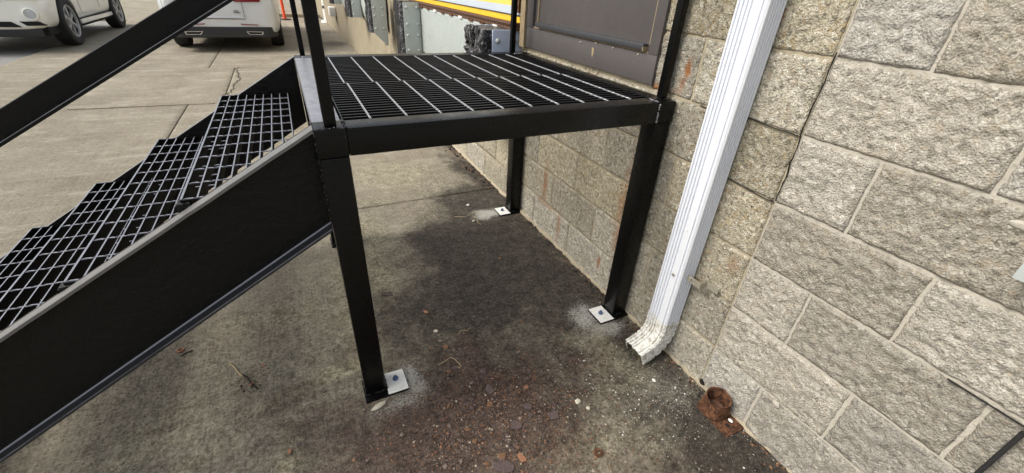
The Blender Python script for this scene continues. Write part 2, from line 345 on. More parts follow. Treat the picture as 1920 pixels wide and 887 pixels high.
def slab(x0, x1, y0, y1, xs=None, ys=None, res=.06, dense=None):
    def axis(a, b, d):
        if dense and d:
            lo, hi = max(a, d[0]), min(b, d[1])
            p = [np.linspace(a, lo, max(2, int((lo-a)/.1)+1))] if lo > a else []
            p.append(np.linspace(lo, hi, int((hi-lo)/dense)+1))
            if hi < b: p.append(np.linspace(hi, b, max(2, int((b-hi)/.1)+1)))
            return np.unique(np.round(np.concatenate(p), 5))
        return np.linspace(a, b, max(2, int((b-a)/res)+1))
    ax, ay = axis(x0, x1, xs), axis(y0, y1, ys)
    ax = np.unique(np.concatenate([ax, [x0+.006, x1-.006]])); ay = np.unique(np.concatenate([ay, [y0+.006, y1-.006]]))
    X, Y = np.meshgrid(ax, ay); nx, ny = len(ax), len(ay)
    E = np.minimum(np.minimum(X-x0, x1-X), np.minimum(Y-y0, y1-Y))
    Z = fbm(X*1.3, Y*1.3, 0*X, 3, 5)*.0035 + fbm(X*30, Y*30, 0*X, 3, 9)*.0008
    Z = np.where(E < .001, Z*.2-.006, Z)
    red, dark_tone = ell(X, Y, RED, 31), ell(X, Y, DARK_TONE, 21)
    v = np.stack([X.ravel(), Y.ravel(), Z.ravel()], 1)
    idx = np.arange(nx*ny).reshape(ny, nx)
    f = np.stack([idx[:-1, :-1], idx[:-1, 1:], idx[1:, 1:], idx[1:, :-1]], -1).reshape(-1, 4)
    me = bpy.data.meshes.new('concrete_slab')
    nv = len(v); rim = list(idx[0, :])+list(idx[1:, -1])+list(idx[-1, -2::-1])+list(idx[-2:0:-1, 0])
    vb = v[rim].copy(); vb[:, 2] = -.035
    vv = np.concatenate([v, vb]); n = len(rim)
    sk = [(rim[i], nv+i, nv+(i+1) % n, rim[(i+1) % n]) for i in range(n)]
    me.from_pydata(vv.tolist(), [], f.tolist()+sk); me.materials.append(M_conc)
    st = np.zeros((len(vv), 4)); X2, Y2 = vv[:, 0], vv[:, 1]
    st[:, 0] = ell(X2, Y2, DARK_TONE, 21); st[:, 1] = ell(X2, Y2, RED, 31); st[:, 2] = ell(X2, Y2, ALG, 41); st[:, 3] = ell(X2, Y2, MID_TONE, 51)
    a = me.attributes.new('stain_tone', 'FLOAT_COLOR', 'POINT'); a.data.foreach_set('color', st.ravel())
    a = me.attributes.new('spray', 'FLOAT', 'POINT'); a.data.foreach_set('value', soft_ell(X2, Y2, SPRAY, 61))
    me.polygons.foreach_set('use_smooth', [True]*len(me.polygons)); me.update()
    return link('concrete_slab', me, pav)
J = .005
slab(-2.9, .03, -2.5, 2.0-J, xs=(-2.3, .03), ys=(-.5, 1.99), dense=.014)
slab(-5.2, -2.9-2*J, -2.5, 2.0-J)
slab(-2.36+J, .03, 2.0+J, 5.2-J, res=.035); slab(-4.9, -2.36-J, 2.0+J, 5.2-J)
slab(-2.03+J, .03, 5.2+J, 7.5-J); slab(-4.9, -2.03-J, 5.2+J, 7.5-J)
slab(-2.38+J, .03, 7.5+J, 11.2-J); slab(-4.9, -2.38-J, 7.5+J, 11.2-J)
slab(-2.38+J, .03, 11.2+J, 15-J, res=.12); slab(-4.9, -2.38-J, 11.2+J, 15-J, res=.12)
slab(-9.5, .03, 15+J, 19, res=.2); slab(-9.5, 1.5, 19+J, 40, res=.5)
# kerb strip across the far end
k = MB()
k.box((-1.9, 16.55, -.03), (-.05, 16.75, .10), ch=.01); k.build('kerb', M_concwall, kind='structure')

# ragged crack and edge of the old patch
def crack(pts, w, name='crack', parent=pav, m=M_crack, z=.004, axis='z'):
    pts = [Vector(p) for p in pts]; L = []; R_ = []
    for i, p in enumerate(pts):
        t = (pts[min(i+1, len(pts)-1)]-pts[max(i-1, 0)]).normalized(); nn = Vector((-t.y, t.x))
        ww = w*random.uniform(.35, 1.3)
        L.append(p+nn*ww); R_.append(p-nn*ww)
    mk = (lambda q, d: (q.x, q.y, z-d)) if axis == 'z' else (lambda q, d: (z+d, q.x, q.y))
    n = len(pts); v = [mk(q, 0) for q in L]+[mk(q, 0) for q in R_]+[mk(q, .004) for q in L]+[mk(q, .004) for q in R_]
    f = []
    for i in range(n-1):
        f += [(i, i+1, n+i+1, n+i), (2*n+i, 3*n+i, 3*n+i+1, 2*n+i+1), (i, 2*n+i, 2*n+i+1, i+1), (n+i, n+i+1, 3*n+i+1, 3*n+i)]
    return link(name, mesh_from(name, v, f, m), parent)
def jag(a, b, n, j):
    a, b = Vector(a), Vector(b); t = (b-a); nn = Vector((-t.y, t.x)).normalized()
    o = 0; r = []
    for i in range(n+1):
        o = o*.7+random.uniform(-j, j); r.append(a+t*(i/n)+nn*(o if 0 < i < n else 0))
    return r
crack(jag((-2.03, 5.25), (-1.95, 6.4), 60, .018), .0045, m=M_crackl); crack(jag((-1.95, 6.4), (-2.0, 7.45), 60, .018), .005, m=M_crackl)
crack(jag((-2.0, 7.40), (-1.2, 7.25), 40, .012), .003, m=M_crackl); crack(jag((-3.4, 5.24), (-2.1, 5.17), 40, .006), .003, m=M_crackl)
crack(jag((-5.4, 8.2), (-6.3, 8.0), 40, .03), .006, m=M_crackl)

# ------------------------------------------------------------------ walls of split-face block
H = .2032
RUSTS = [(.452, 1.115, .012, .035, 1.), (.462, 1.06, .014, .03, .6), (.72, .13, .012, .035, .8), (.63, .50, .03, .16, .45), (.62, .33, .03, .10, .5), (1.31, .33, .02, .12, .6), (1.30, .20, .10, .014, .6),
         (1.12, .12, .02, .10, .45), (.60, 1.03, .10, .012, .8), (1.00, 1.02, .05, .012, .4), (.175, 1.30, .01, .02, .6), (.05, .55, .02, .03, .35), (1.45, .66, .02, .03, .5)]
def block_mesh(y0, y1, z0, z1, style, res, m):
    ny = max(2, int((y1-y0)/res)); nz = max(2, int((z1-z0)/res))
    U, V = np.meshgrid(np.linspace(0, 1, ny+1), np.linspace(0, 1, nz+1))
    seed = 100 if style == 'L' else 200
    Yc = y0+U*(y1-y0); Zc = z0+V*(z1-z0)
    wob = .0022          # uneven arrises
    e = np.minimum(np.minimum(U*(y1-y0), (1-U)*(y1-y0)), np.minimum(V*(z1-z0), (1-V)*(z1-z0)))
    ed = np.clip(1-e/.02, 0, 1)
    n1 = fbm(Yc*16, Zc*16, 0*Yc, 3, seed); n2 = fbm(Yc*55+n1, Zc*75, 0*Yc, 4, seed+10)
    Yc2 = Yc+vnoise(Yc*70, Zc*70, 0*Yc, 3)*wob*ed; Zc2 = Zc+vnoise(Yc*70, Zc*70, 0*Yc+5, 4)*wob*ed
    bev = np.clip(e/(.009 if style == 'L' else .010), 0, 1); bev = np.sqrt(bev*(2-bev))
    if style == 'L': out = (.004+.004*n1+.0045*n2)*bev
    else: out = (.0055+.0040*n1+.0095*n2)*bev
    X = -np.clip(out, -.004, .03)
    v = np.stack([X.ravel(), Yc2.ravel(), Zc2.ravel()], 1)
    idx = np.arange(v.shape[0]).reshape(nz+1, ny+1)
    f = np.stack([idx[:-1, :-1], idx[1:, :-1], idx[1:, 1:], idx[:-1, 1:]], -1).reshape(-1, 4)
    rim = list(idx[0, :])+list(idx[1:, -1])+list(idx[-1, -2::-1])+list(idx[-2:0:-1, 0]); n = len(rim); nv = len(v)
    vb = v[rim].copy(); vb[:, 0] = .03
    vv = np.concatenate([v, vb]); sk = [(rim[i], rim[(i+1) % n], nv+(i+1) % n, nv+i) for i in range(n)]
    me = bpy.data.meshes.new('block'); me.from_pydata(vv.tolist(), [], f.tolist()+sk); me.materials.append(m)
    r = np.zeros(len(vv)); w = fbm(vv[:, 1]*40, vv[:, 2]*40, 0*vv[:, 1], 3, 77)*.5
    for (cy, cz, ry, rz, k) in RUSTS:
        if cy+3*ry < y0 or cy-3*ry > y1: continue
        d = np.sqrt(((vv[:, 1]-cy)/ry)**2+((vv[:, 2]-cz)/rz)**2)+w; r = np.maximum(r, k*np.clip((1.5-d)/1.0, 0, 1))
    a = me.attributes.new('rust', 'FLOAT', 'POINT'); a.data.foreach_set('value', r)
    me.polygons.foreach_set('use_smooth', [True]*len(f)+[False]*n); me.update()
    return me
def bands(course, side):
    """ends of the blocks of one course, measured from the control joint at y = 0"""
    cut = []; y = .2032 if course % 2 == 0 else .4064
    while y < 4.5: cut.append(y); y += .4064
    return cut
def wall(name, label, side, ylim, ztop, style, m, mm, gap):
    w = thing(name, label, 'block wall')
    n = int(round(ztop/H)); s = 1 if side > 0 else -1
    back = MB(); y0, y1 = sorted((0.0 if s > 0 else -.0006, s*ylim))
    # mortar sheet with a fine uneven face
    zz = n*H; ny, nz = int((y1-y0)/.02), int(zz/.02)
    U, V = np.meshgrid(np.linspace(y0, y1, ny+1), np.linspace(-.03, zz, nz+1))
    Xm = .0015+fbm(U*25, V*25, 0*U, 3, 300)*.0022
    v = np.stack([Xm.ravel(), U.ravel(), V.ravel()], 1).tolist(); idx = np.arange(len(v)).reshape(nz+1, ny+1)
    f = np.stack([idx[:-1, :-1], idx[1:, :-1], idx[1:, 1:], idx[:-1, 1:]], -1).reshape(-1, 4).tolist()
    me = mesh_from('mortar', v, f, mm, True); link('mortar', me, w)
    b = MB(); b.box((.05, y0, -.03), (.25, y1, zz)); b.build('backing', mm, w)
    shared = {}
    for c in range(n):
        cuts = [0.0]+bands(c, s)
        cuts = [q for q in cuts if q < ylim-.06]+[ylim]
        for a, bb in zip(cuts[:-1], cuts[1:]):
            ya, yb = (a+gap/2, bb-gap/2) if s > 0 else (-bb+gap/2, -a-gap/2)
            za, zb = c*H+gap/2+(.0 if c else -.02), (c+1)*H-gap/2
            yc = (ya+yb)/2
            # openings: the door and the dock
            if s > 0 and zb > 1.05 and ya < 1.66 and yb > .62:
                if ya >= .56: continue
                yb = min(yb, .605)
            if s > 0 and za > .62 and ya > 1.66: continue
            if s > 0 and za > .62 and yb > 1.70: yb = 1.70
            near = c <= 7 and (-1.0 < yc < 1.9)
            jy, jz = random.uniform(-.0015, .0015), random.uniform(-.0015, .0015)
            if near:
                res = .0065 if yc < .7 else .008
                link('block', block_mesh(ya+jy, yb+jy, za+jz, zb+jz, style, res, m), w)
            else:
                key = (round(yb-ya, 3), round(zb-za, 3), random.randrange(3))
                if key not in shared:
                    o = key[2]*3.3
                    shared[key] = block_mesh(o, o+yb-ya, 0, zb-za, style, .02, m)
                    shared[key].transform(Matrix.Translation((0, -o, 0)))
                link('block', shared[key], w, (0, ya, za))
    return w
wl = wall('block_wall', 'tan speckled split face block wall behind the steel platform, left of the long vertical joint', 1, 4.2, H*14, 'L', M_blockL, M_mortL, .009)
wr = wall('block_wall', 'greyer rough block wall with pale mortar joints, right of the downspout and the vertical joint', -1, 2.4, H*14, 'R', M_blockR, M_mortR, .0095)
# door lintel side of the opening is closed by the door; footing mortar along the ground
ft = MB()
pts = np.arange(-1.0, 4.1, .012)
ring = []
for i, y in enumerate(pts):
    d = .010+.010*float(fbm(y*22, 0, 0, 3, 8))+(.005 if y > .5 else 0); h = .012+.010*float(fbm(y*25, 3, 0, 3, 9))
    ring.append([(.01, y, -.02), (-d, y, -.02), (-d*1.05, y, h*.3), (-d*.75, y, h), (.01, y, h*1.3)])
v = [p for r in ring for p in r]; f = []
for i in range(len(ring)-1):
    for j in range(4): f.append((i*5+j, i*5+j+1, (i+1)*5+j+1, (i+1)*5+j))
link('mortar_footing', mesh_from('mortar_footing', v, f, M_mortL, True), wl)
# open cracks
crack(jag((-.003, 1.235), (.004, 1.03), 14, .002), .0010, 'crack', wl, M_crack, -.0065, 'x')
crack(jag((.004, 1.03), (-.004, .82), 14, .003), .0013, 'crack', wl, M_crack, -.0065, 'x')
crack(jag((.18, .823), (.0, .815), 8, .002), .0010, 'crack', wl, M_crack, -.0065, 'x')
crack(jag((.18, 1.024), (.0, 1.017), 8, .002), .0014, 'crack', wl, M_crack, -.0065, 'x')
crack(jag((.36, 1.015), (.28, 1.013), 5, .001), .0012, 'crack', wl, M_crack, -.0065, 'x')
crack([(-.53, .609), (-.60, .6075), (-.70, .606), (-.80, .604)], .0012, 'crack', wr, M_crack, -.012, 'x')
# hole at the foot of the joint
hb = MB(); hb.blob((-.003, -.010, .008), (.010, .016, .024), 3, .3); hb.build('hole', M_hole, wr)
# concrete wall further along
cw = thing('concrete_wall', 'tan stained concrete wall along the loading docks in the background', 'wall')
w = MB(); yy = np.arange(4.2, 24.1, .15); zz = np.arange(-.03, 2.9, .12)
U, V = np.meshgrid(yy, zz); Xc = fbm(U*3, V*3, 0*U, 4, 400)*.010-.006
v = np.stack([Xc.ravel(), U.ravel(), V.ravel()], 1).tolist(); idx = np.arange(len(v)).reshape(U.shape)
f = np.stack([idx[:-1, :-1], idx[1:, :-1], idx[1:, 1:], idx[:-1, 1:]], -1).reshape(-1, 4).tolist()
link('wall_face', mesh_from('wall_face', v, f, M_concwall, True), cw)
w.box((.02, 4.2, -.03), (.25, 24, 2.87)); w.build('backing', M_concwall, cw)

# ------------------------------------------------------------------ door
door = thing('steel_door', 'worn brown grey steel door in the block wall above the platform', 'door', (0, 1.1, 1.03))
def at(mb, name, m, parent, origin, smooth=False):
    """mesh built in world coordinates, stored relative to its parent's origin"""
    me = mb.mesh(name, m, smooth); me.transform(Matrix.Translation((-origin[0], -origin[1], -origin[2])))
    return link(name, me, parent)
DO = (0, 1.1, 1.03)
d = MB(); d.box((-.016, .598, 1.034), (.05, 1.64, 1.138), ch=.002); at(d, 'kick_plate', M_door, door, DO, True)
d = MB(); d.box((-.018, .596, 1.1385), (.05, .648, 2.9), ch=.003); at(d, 'frame_jamb', M_door, door, DO, True)
d = MB(); d.box((-.018, 1.575, 1.1385), (.05, 1.642, 2.9), ch=.003); at(d, 'frame_jamb', M_door, door, DO, True)
d = MB(); d.box((-.004, .652, 1.145), (.04, 1.571, 2.9), ch=.002); at(d, 'door_leaf', M_door, door, DO, True)
d = MB(); d.box((-.008, .648, 1.1385), (.03, 1.575, 1.1445)); at(d, 'threshold', M_doortrim, door, DO)
d = MB(); d.box((-.030, .668, 1.147), (-.0045, 1.525, 1.170), ch=.003); at(d, 'door_sweep', M_doorbar, door, DO, True)
d = MB(); d.box((-.032, .664, 1.145), (-.004, .6675, 1.160)); d.box((-.010, .6525, 1.17), (-.0045, .658, 2.9)); d.box((-.010, 1.53, 1.15), (-.0045, 1.536, 2.9)); at(d, 'weather_strip', M_doortrim, door, DO)
for (y, z) in [(.70, 1.128), (.86, 1.131), (.98, 1.134), (1.10, 1.124)]:
    d = MB(); d.lathe([(0, .004), (.004, .003), (.005, 0)], 8, Matrix.Translation((-.016, y, z)) @ Matrix.Rotation(-math.pi/2, 4, 'Y')); at(d, 'screw', M_galv, door, DO, True)
post = MB(); post.box((-.030, 1.645, 1.03), (.05, 1.70, 2.9), ch=.003)
tag(at(post, 'door_frame_post', M_doortrim, None, (0, 0, 0), True), 'tan weathered post with rust streaks between the door and the loading dock', 'post')
d = MB(); d.prism([(.99, 1.112), (1.006, 1.114), (1.002, 1.085), (.996, 1.072), (.990, 1.09)], -.0175, -.0162, 'x'); at(d, 'paint_chip', M_doortrim, door, DO)
# thin straws stuck under the door
rn = random.Random(4); st = MB()
for i in range(9):
    y = rn.uniform(.75, 1.55); p = [(-.012, y, 1.03)]
    for q in range(3): p.append((p[-1][0]-rn.uniform(0, .008), p[-1][1]+rn.uniform(-.012, .012), p[-1][2]-rn.uniform(.001, .009)))
    st.tube(p, .0010, 4)
tag(st.build('straw', M_crack), 'thin dark strands sticking out under the door bottom', 'straw')['kind'] = 'stuff'

# ------------------------------------------------------------------ loading docks
def bolt(parent, org, x, y, z, r=.016):
    d = MB(); d.lathe([(0, r*.75), (r*.55, r*.66), (r*.9, r*.35), (r, 0)], 10, Matrix.Translation((x, y, z)) @ Matrix.Rotation(math.pi/2, 4, 'X')); return at(d, 'bolt', M_grey, parent, org, True)
def dock_bumper(label, y, x0, x1, z0, z1, bolts, plate_m, depth=.30, chewed=False, xr=-.25):
    t = thing('dock_bumper', label, 'dock bumper', (x0, y, z0), 'dock bumpers along the wall')
    o = (x0, y, z0)
    d = MB(); d.box((x0, y, z0), (x1, y+.010, z1), ch=.002); at(d, 'steel_plate', plate_m, t, o, True)
    d = MB(); d.box((x0+.01, y+depth+.02, z0), (x1, y+depth+.03, z1)); at(d, 'steel_plate', plate_m, t, o)
    if chewed:
        n = 6
        for i in range(n):
            yc = y+.02+(i+.5)*depth/n; p = []; rr = []
            for kz in np.linspace(z0, z1, 26):
                p.append((xr+.02+.012*float(vnoise(kz*30, i*5, 0, 1)), yc+.010*float(vnoise(kz*26, i*7, 2, 2)), kz)); rr.append(.024+.010*float(vnoise(kz*45, i, 0, 3)))
            d = MB(); d.tube(p, rr, 9); d.box((xr+.03, yc-.02, z0), (x1-.01, yc+.02, z1-.004)); at(d, 'rubber_pad', M_rubber, t, o, True)
    else:
        n = 4
        for i in range(n):
            yc = y+.014+(i+.5)*depth/n; p = []; rr = []
            for kz in np.linspace(z0, z1+.006, 20):
                p.append((xr+.02+.006*float(vnoise(kz*30, i*5+y, 0, 1)), yc, kz)); rr.append(depth/n*.52+.006*float(vnoise(kz*40, i+y, 0, 3)))
            d = MB(); d.tube(p, rr, 8); d.box((xr+.02, yc-depth/n*.49, z0), (x1-.01, yc+depth/n*.49, z1+.004)); at(d, 'rubber_pad', M_rubber if i == 0 else M_rubberplain, t, o, True)
    for (bx, bz) in bolts: bolt(t, o, bx, y, bz)
    return t
dock_bumper('blue grey bolted plate with chewed black rubber pads, nearest the door', 1.72, -.188, .0, .62, 1.112, [(-.155, 1.055), (-.05, 1.055), (-.155, .75), (-.05, .75)], M_bluegrey, .27, True)
dock_bumper('grey bolted plate with black rubber at the far end of the dimpled panel', 3.72, -.215, -.06, .62, 1.142, [(x, z) for x in (-.185, -.085) for z in (1.10, .96, .865, .735)], M_grey, .22, xr=-.245)
dock_bumper('grey bolted bumper plate above a triangular gusset, third along the wall', 5.1, -.262, -.10, .742, 1.12, [(x, z) for x in (-.235, -.14) for z in (1.01, .925, .79)], M_grey, .22, xr=-.295)
dock_bumper('small grey bumper plate far along the wall, fourth from the door', 7.0, -.235, -.10, .76, 1.12, [(-.215, .95), (-.215, .80)], M_grey, .3, xr=-.28)
dock_bumper('farthest small grey bumper plate beside the white guard post', 9.6, -.22, -.08, .80, 1.15, [(-.2, 1.0)], M_grey, .3, xr=-.27)
gs = MB(); gs.prism([(5.42, .742), (5.09, .742), (5.12, .60)], -.14, -.10, 'x'); gs.prism([(-.26, .741), (-.10, .741), (-.12, .60)], 5.10, 5.11, 'y')
tag(at(gs, 'gusset', M_lip, None, (0, 0, 0)), 'pale triangular steel gusset under the third dock bumper', 'bracket')
# dimpled lip panel
lp = thing('dock_face_panel', 'large light grey dimpled steel panel between two dock bumpers', 'dock panel', (-.05, 1.95, .72)); LO = (-.05, 1.95, .72)
d = MB(); d.box((-.052, 2.00, .72), (-.03, 3.72, 1.105), ch=.003); at(d, 'panel', M_lip, lp, LO, True)
dm = MB()
for i in range(56):
    for j in range(12):
        y = 2.03+i*.030; z = .74+j*.030+(.015 if i % 2 else 0)
        dm.add([(-.0525, y-.007, z), (-.0525, y, z-.011), (-.0525, y+.007, z), (-.0525, y, z+.011), (-.0560, y, z)], [(0, 1, 4), (1, 2, 4), (2, 3, 4), (3, 0, 4)])
o = at(dm, 'dimple', M_lip, lp, LO); o['kind'] = 'stuff'
for (y0, y1, nm) in [(5.45, 6.98, 'grey curved dock panel between the third and fourth bumpers'), (7.35, 9.58, 'pale dock panel farthest along the wall')]:
    d = MB(); prof = [(-.03, .72), (-.075, .80), (-.095, .95), (-.085, 1.12), (-.02, 1.13)]
    d.prism(prof, y0, y1, 'y'); tag(at(d, 'dock_face_panel', M_grey if y0 < 7 else M_lip, None, (0, 0, 0), True), nm, 'dock panel')
# leveller edge and door of the dock
lv = thing('dock_leveler', 'rusty brown dock leveler edge running above the dimpled panel', 'dock leveler', (0, 2.8, 1.13)); VO = (0, 2.8, 1.13)
d = MB(); d.box((-.055, 1.71, 1.108), (.06, 4.15, 1.148), ch=.003); at(d, 'deck_edge', M_rustdark, lv, VO)
hg = MB()
for i in range(74):
    y = 1.73+i*.032; hg.tube([(-.055, y, 1.138), (-.055, y+.024, 1.138)], .011, 6)
o = at(hg, 'hinge', M_rustdark, lv, VO, True)
for i in range(9):
    y = 1.95+i*.21; d = MB(); d.box((-.062, y, 1.100), (-.05, y+.07, 1.116), ch=.001); at(d, 'lug', M_rust if i % 3 else M_plate, lv, VO)
dd = thing('dock_door', 'dock door bottom with yellow and pale blue grey bands above the rusty edge', 'dock door', (.02, 2.8, 1.15)); DDO = (.02, 2.8, 1.15)
for (z0, z1, x, nm, m) in [(1.149, 1.182, -.03, 'yellow_edge', M_yellow), (1.185, 1.228, -.015, 'grey_band', M_deck), (1.2285, 1.33, -.01, 'yellow_panel', M_yellow2), (1.331, 2.6, .0, 'upper_panel', M_deck)]:
    d = MB(); d.box((x, 1.705, z0), (x+.05, 4.15, z1), ch=.002); at(d, nm, m, dd, DDO)
d = MB(); d.box((-.034, 1.705, 1.1822), (.03, 4.15, 1.1848)); at(d, 'seal_line', M_rubberplain, dd, DDO)
d = MB(); d.box((-.04, 1.705, 1.20), (.0, 1.76, 1.6), ch=.002); at(d, 'track_guard', M_rust, dd, DDO)
# wall above and beside the dock
hd = MB(); hd.box((.0605, 1.7, .6), (.25, 4.2, 2.85)); at(hd, 'dock_backing', M_mortL, wl, (0, 0, 0))
hd = MB(); hd.box((-.001, 1.702, .613), (.06, 4.2, 1.128)); at(hd, 'dock_curb', M_concwall, wl, (0, 0, 0))

# ================================================================== STEEL PLATFORM AND STAIRS
PO = (-1.22, .46, 0)
st = thing('steel_staircase', 'black steel access platform with stairs, grating treads and guard posts against the block wall', 'staircase', PO)
def sp(mb, name, m=M_paint, parent=None, smooth=True, lab=None):
    o = at(mb, name, m, parent or st, PO if (parent or st) is st else (0, 0, 0), smooth)
    if lab: o['label'] = lab
    return o
def subp(mb, name, m, parent, smooth=False):      # child of a part whose mesh is stored relative to PO
    me = mb.mesh(name, m, smooth); me.transform(Matrix.Translation((-PO[0], -PO[1], 0))); return link(name, me, parent)
X0, X1, Y0, Y1, ZT, T = -1.22, -.012, .46, 1.665, 1.007, .0762
for (lx, ly, px, py) in [(X0, Y0, 1, 0), (X1-T, Y0, -1, 0), (X0, Y1-T, 1, 0), (X1-T, Y1-T, -1, 0)]:
    d = MB(); d.box((lx+.001, ly+.001, .008), (lx+T-.001, ly+T-.001, ZT-T-.0015), ch=.006); leg = sp(d, 'leg')
    d = MB()
    if px > 0: d.box((lx-.004, ly-.028, .0), (lx+T+.078, ly+T+.002, .0085), ch=.0012)
    else: d.box((lx-.082, ly-.022, .0), (lx+T+.010, ly+T+.008, .0085), ch=.0012)
    subp(d, 'base_plate', M_paint, leg)
    d = MB(); e = .0092
    if px > 0: d.box((lx+T+.002, ly-.026, .0085), (lx+T+.076, ly+T, e))
    else: d.box((lx-.080, ly-.020, .0085), (lx-.004, ly+T+.006, e))
    subp(d, 'oversprayed_face', M_plate, leg)
    bx = lx+T+.040 if px > 0 else lx-.042
    d = MB(); d.lathe([(0, .010), (.008, .010), (.0105, .008), (.0115, .0)], 6, Matrix.Translation((bx, ly+.036, e))); d.lathe([(0, .018), (.005, .017), (.005, .009)], 8, Matrix.Translation((bx, ly+.036, e)))
    subp(d, 'anchor_nut', M_blue, leg)
    # weld fillet round the foot
    wbm = MB(); rr = random.Random(int(lx*100+ly*10))
    for s0, s1 in [((lx, ly), (lx+T, ly)), ((lx+T, ly), (lx+T, ly+T)), ((lx, ly), (lx, ly+T))]:
        for q in range(9):
            u = (q+.5)/9; wbm.blob((s0[0]+(s1[0]-s0[0])*u, s0[1]+(s1[1]-s0[1])*u, .011), (.006, .006, .004), q+int(lx*9), .3)
    subp(wbm, 'weld_bead', M_paint, leg, True)
    d = MB(); d.box((lx-.0006, ly-.0006, ZT-T), (lx+T+.0006, ly+T+.0006, ZT), ch=.004); cap = sp(d, 'corner_cap')
d = MB(); d.box((X0+T+.001, Y0+.001, ZT-T), (X1-T-.001, Y0+T-.004, ZT-.001), ch=.004); sp(d, 'beam')
d = MB(); d.box((X0+T+.001, Y1-T+.004, ZT-T), (X1-T-.001, Y1-.001, ZT-.001), ch=.004); sp(d, 'beam')
d = MB(); d.box((X0+.001, Y0+T+.001, ZT-T), (X0+T-.004, Y1-T-.001, ZT-.001), ch=.004); sp(d, 'beam', M_wornsheen, lab='top landing beam at the head of the stairs, grey sky sheen painted in')  # whole beam coloured with the painted sky sheen
d = MB(); d.box((X1-T+.020, Y0+T+.001, ZT-T), (X1-.001, Y1-T-.001, ZT-.001), ch=.004); sp(d, 'beam')
# ledge angles carrying the grating
for (a, b) in [((X0+T-.003, Y0+T, ZT-.045), (X0+T+.014, Y1-T, ZT-.041)), ((X1-T, Y0+T, ZT-.045), (X1-T+.02, Y1-T, ZT-.041)), ((X0+T+.01, 1.0, ZT-.050), (X1-T, 1.04, ZT-.045))]:
    d = MB(); d.box(a, b); sp(d, 'ledge_angle', smooth=False)
# worn weld spots on top corners and beam ends, some with painted sky sheen
def bead(p0, p1, n, r, m=M_wornsheen, seed=1):
    b = MB(); rd = random.Random(seed)
    for q in range(n):
        u = (q+.5+rd.uniform(-.45, .45))/n; c = [p0[k]+(p1[k]-p0[k])*u+rd.uniform(-r*.35, r*.35) for k in range(3)]; s = r*rd.uniform(.6, 1.3)
        b.blob(c, (s, s, s), seed*31+q, .25)
    return sp(b, 'weld_bead', m)
bead((X1-T, Y0-.001, ZT-.004), (X1-T, Y0-.001, ZT-T+.004), 13, .0034, M_rod, 2)
bead((X0-.001, Y0-.001, ZT-.02), (X0-.001, Y0+.01, .74), 34, .0035, M_brush, 3)
bead((X0+T, Y0+.002, ZT), (X0+T, Y0+T+.01, ZT), 12, .0038, M_slate, 5)
bead((X0+.002, Y0+.006, ZT), (X0+T, Y0+.004, ZT), 12, .0032, M_slate, 6)
bead((X0-.002, Y0+.01, ZT-.002), (X0-.002, Y0+T, ZT-.002), 12, .0035, M_slate, 7)
bead((X1-T-.004, Y0+T-.02, ZT), (X1-T-.004, Y0+.004, ZT), 9, .003, M_wornsheen, 8)
bead((X0+T*.3, Y1-T, ZT), (X0+T, Y1-T+.01, ZT), 8, .004, M_wornsheen, 9)
bead((X1-.10, Y1-T, ZT), (X1-.05, Y1-T, ZT), 8, .004, M_wornsheen, 10)
# two grating panels
rodM = MB(); rodM.box((-.0028, 0, -.0028), (.0028, 1, .0028)); 
def grating(x0, x1, y0, y1, zt, pitch, rods, name='grating_panel', frame=True):
    b = MB(); dp = .028
    if frame:
        b.box((x0-.0025, y0, zt-dp), (x0, y1, zt)); b.box((x1, y0, zt-dp), (x1+.0025, y1, zt))
    root = sp(b, name, M_paint, smooth=False)
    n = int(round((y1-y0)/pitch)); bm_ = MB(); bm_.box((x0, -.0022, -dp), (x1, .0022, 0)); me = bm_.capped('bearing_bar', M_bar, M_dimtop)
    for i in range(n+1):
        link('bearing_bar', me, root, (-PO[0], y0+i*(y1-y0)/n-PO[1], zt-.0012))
    # twisted cross rods sit flush with the bar tops
    L = y1-y0+.004; v = []; f = []; seg = int(L/.012)
    for i in range(seg+1):
        y = -.002+L*i/seg; a = i*.9
        for k in range(4): v.append((.0036*math.cos(a+k*math.pi/2), y, .0030*math.sin(a+k*math.pi/2)))
    for i in range(seg):
        for k in range(4): f.append((i*4+k, i*4+(k+1) % 4, (i+1)*4+(k+1) % 4, (i+1)*4+k))
    f += [(3, 2, 1, 0), tuple(range(seg*4, seg*4+4))]
    rm = mesh_from('cross_rod', v, f, M_rod)
    for x in rods: link('cross_rod', rm, root, (x-PO[0], y0-PO[1], zt-.0008))
    return root
grating(X0+T+.004, X1-T+.014, Y0+T+.004, 1.010, ZT-.003, .0302, [-1.069+.1016*i for i in range(11)])
grating(X0+T+.004, X1-T+.014, 1.0175, Y1-T-.003, ZT-.003, .0302, [-1.078+.1016*i for i in range(11)])

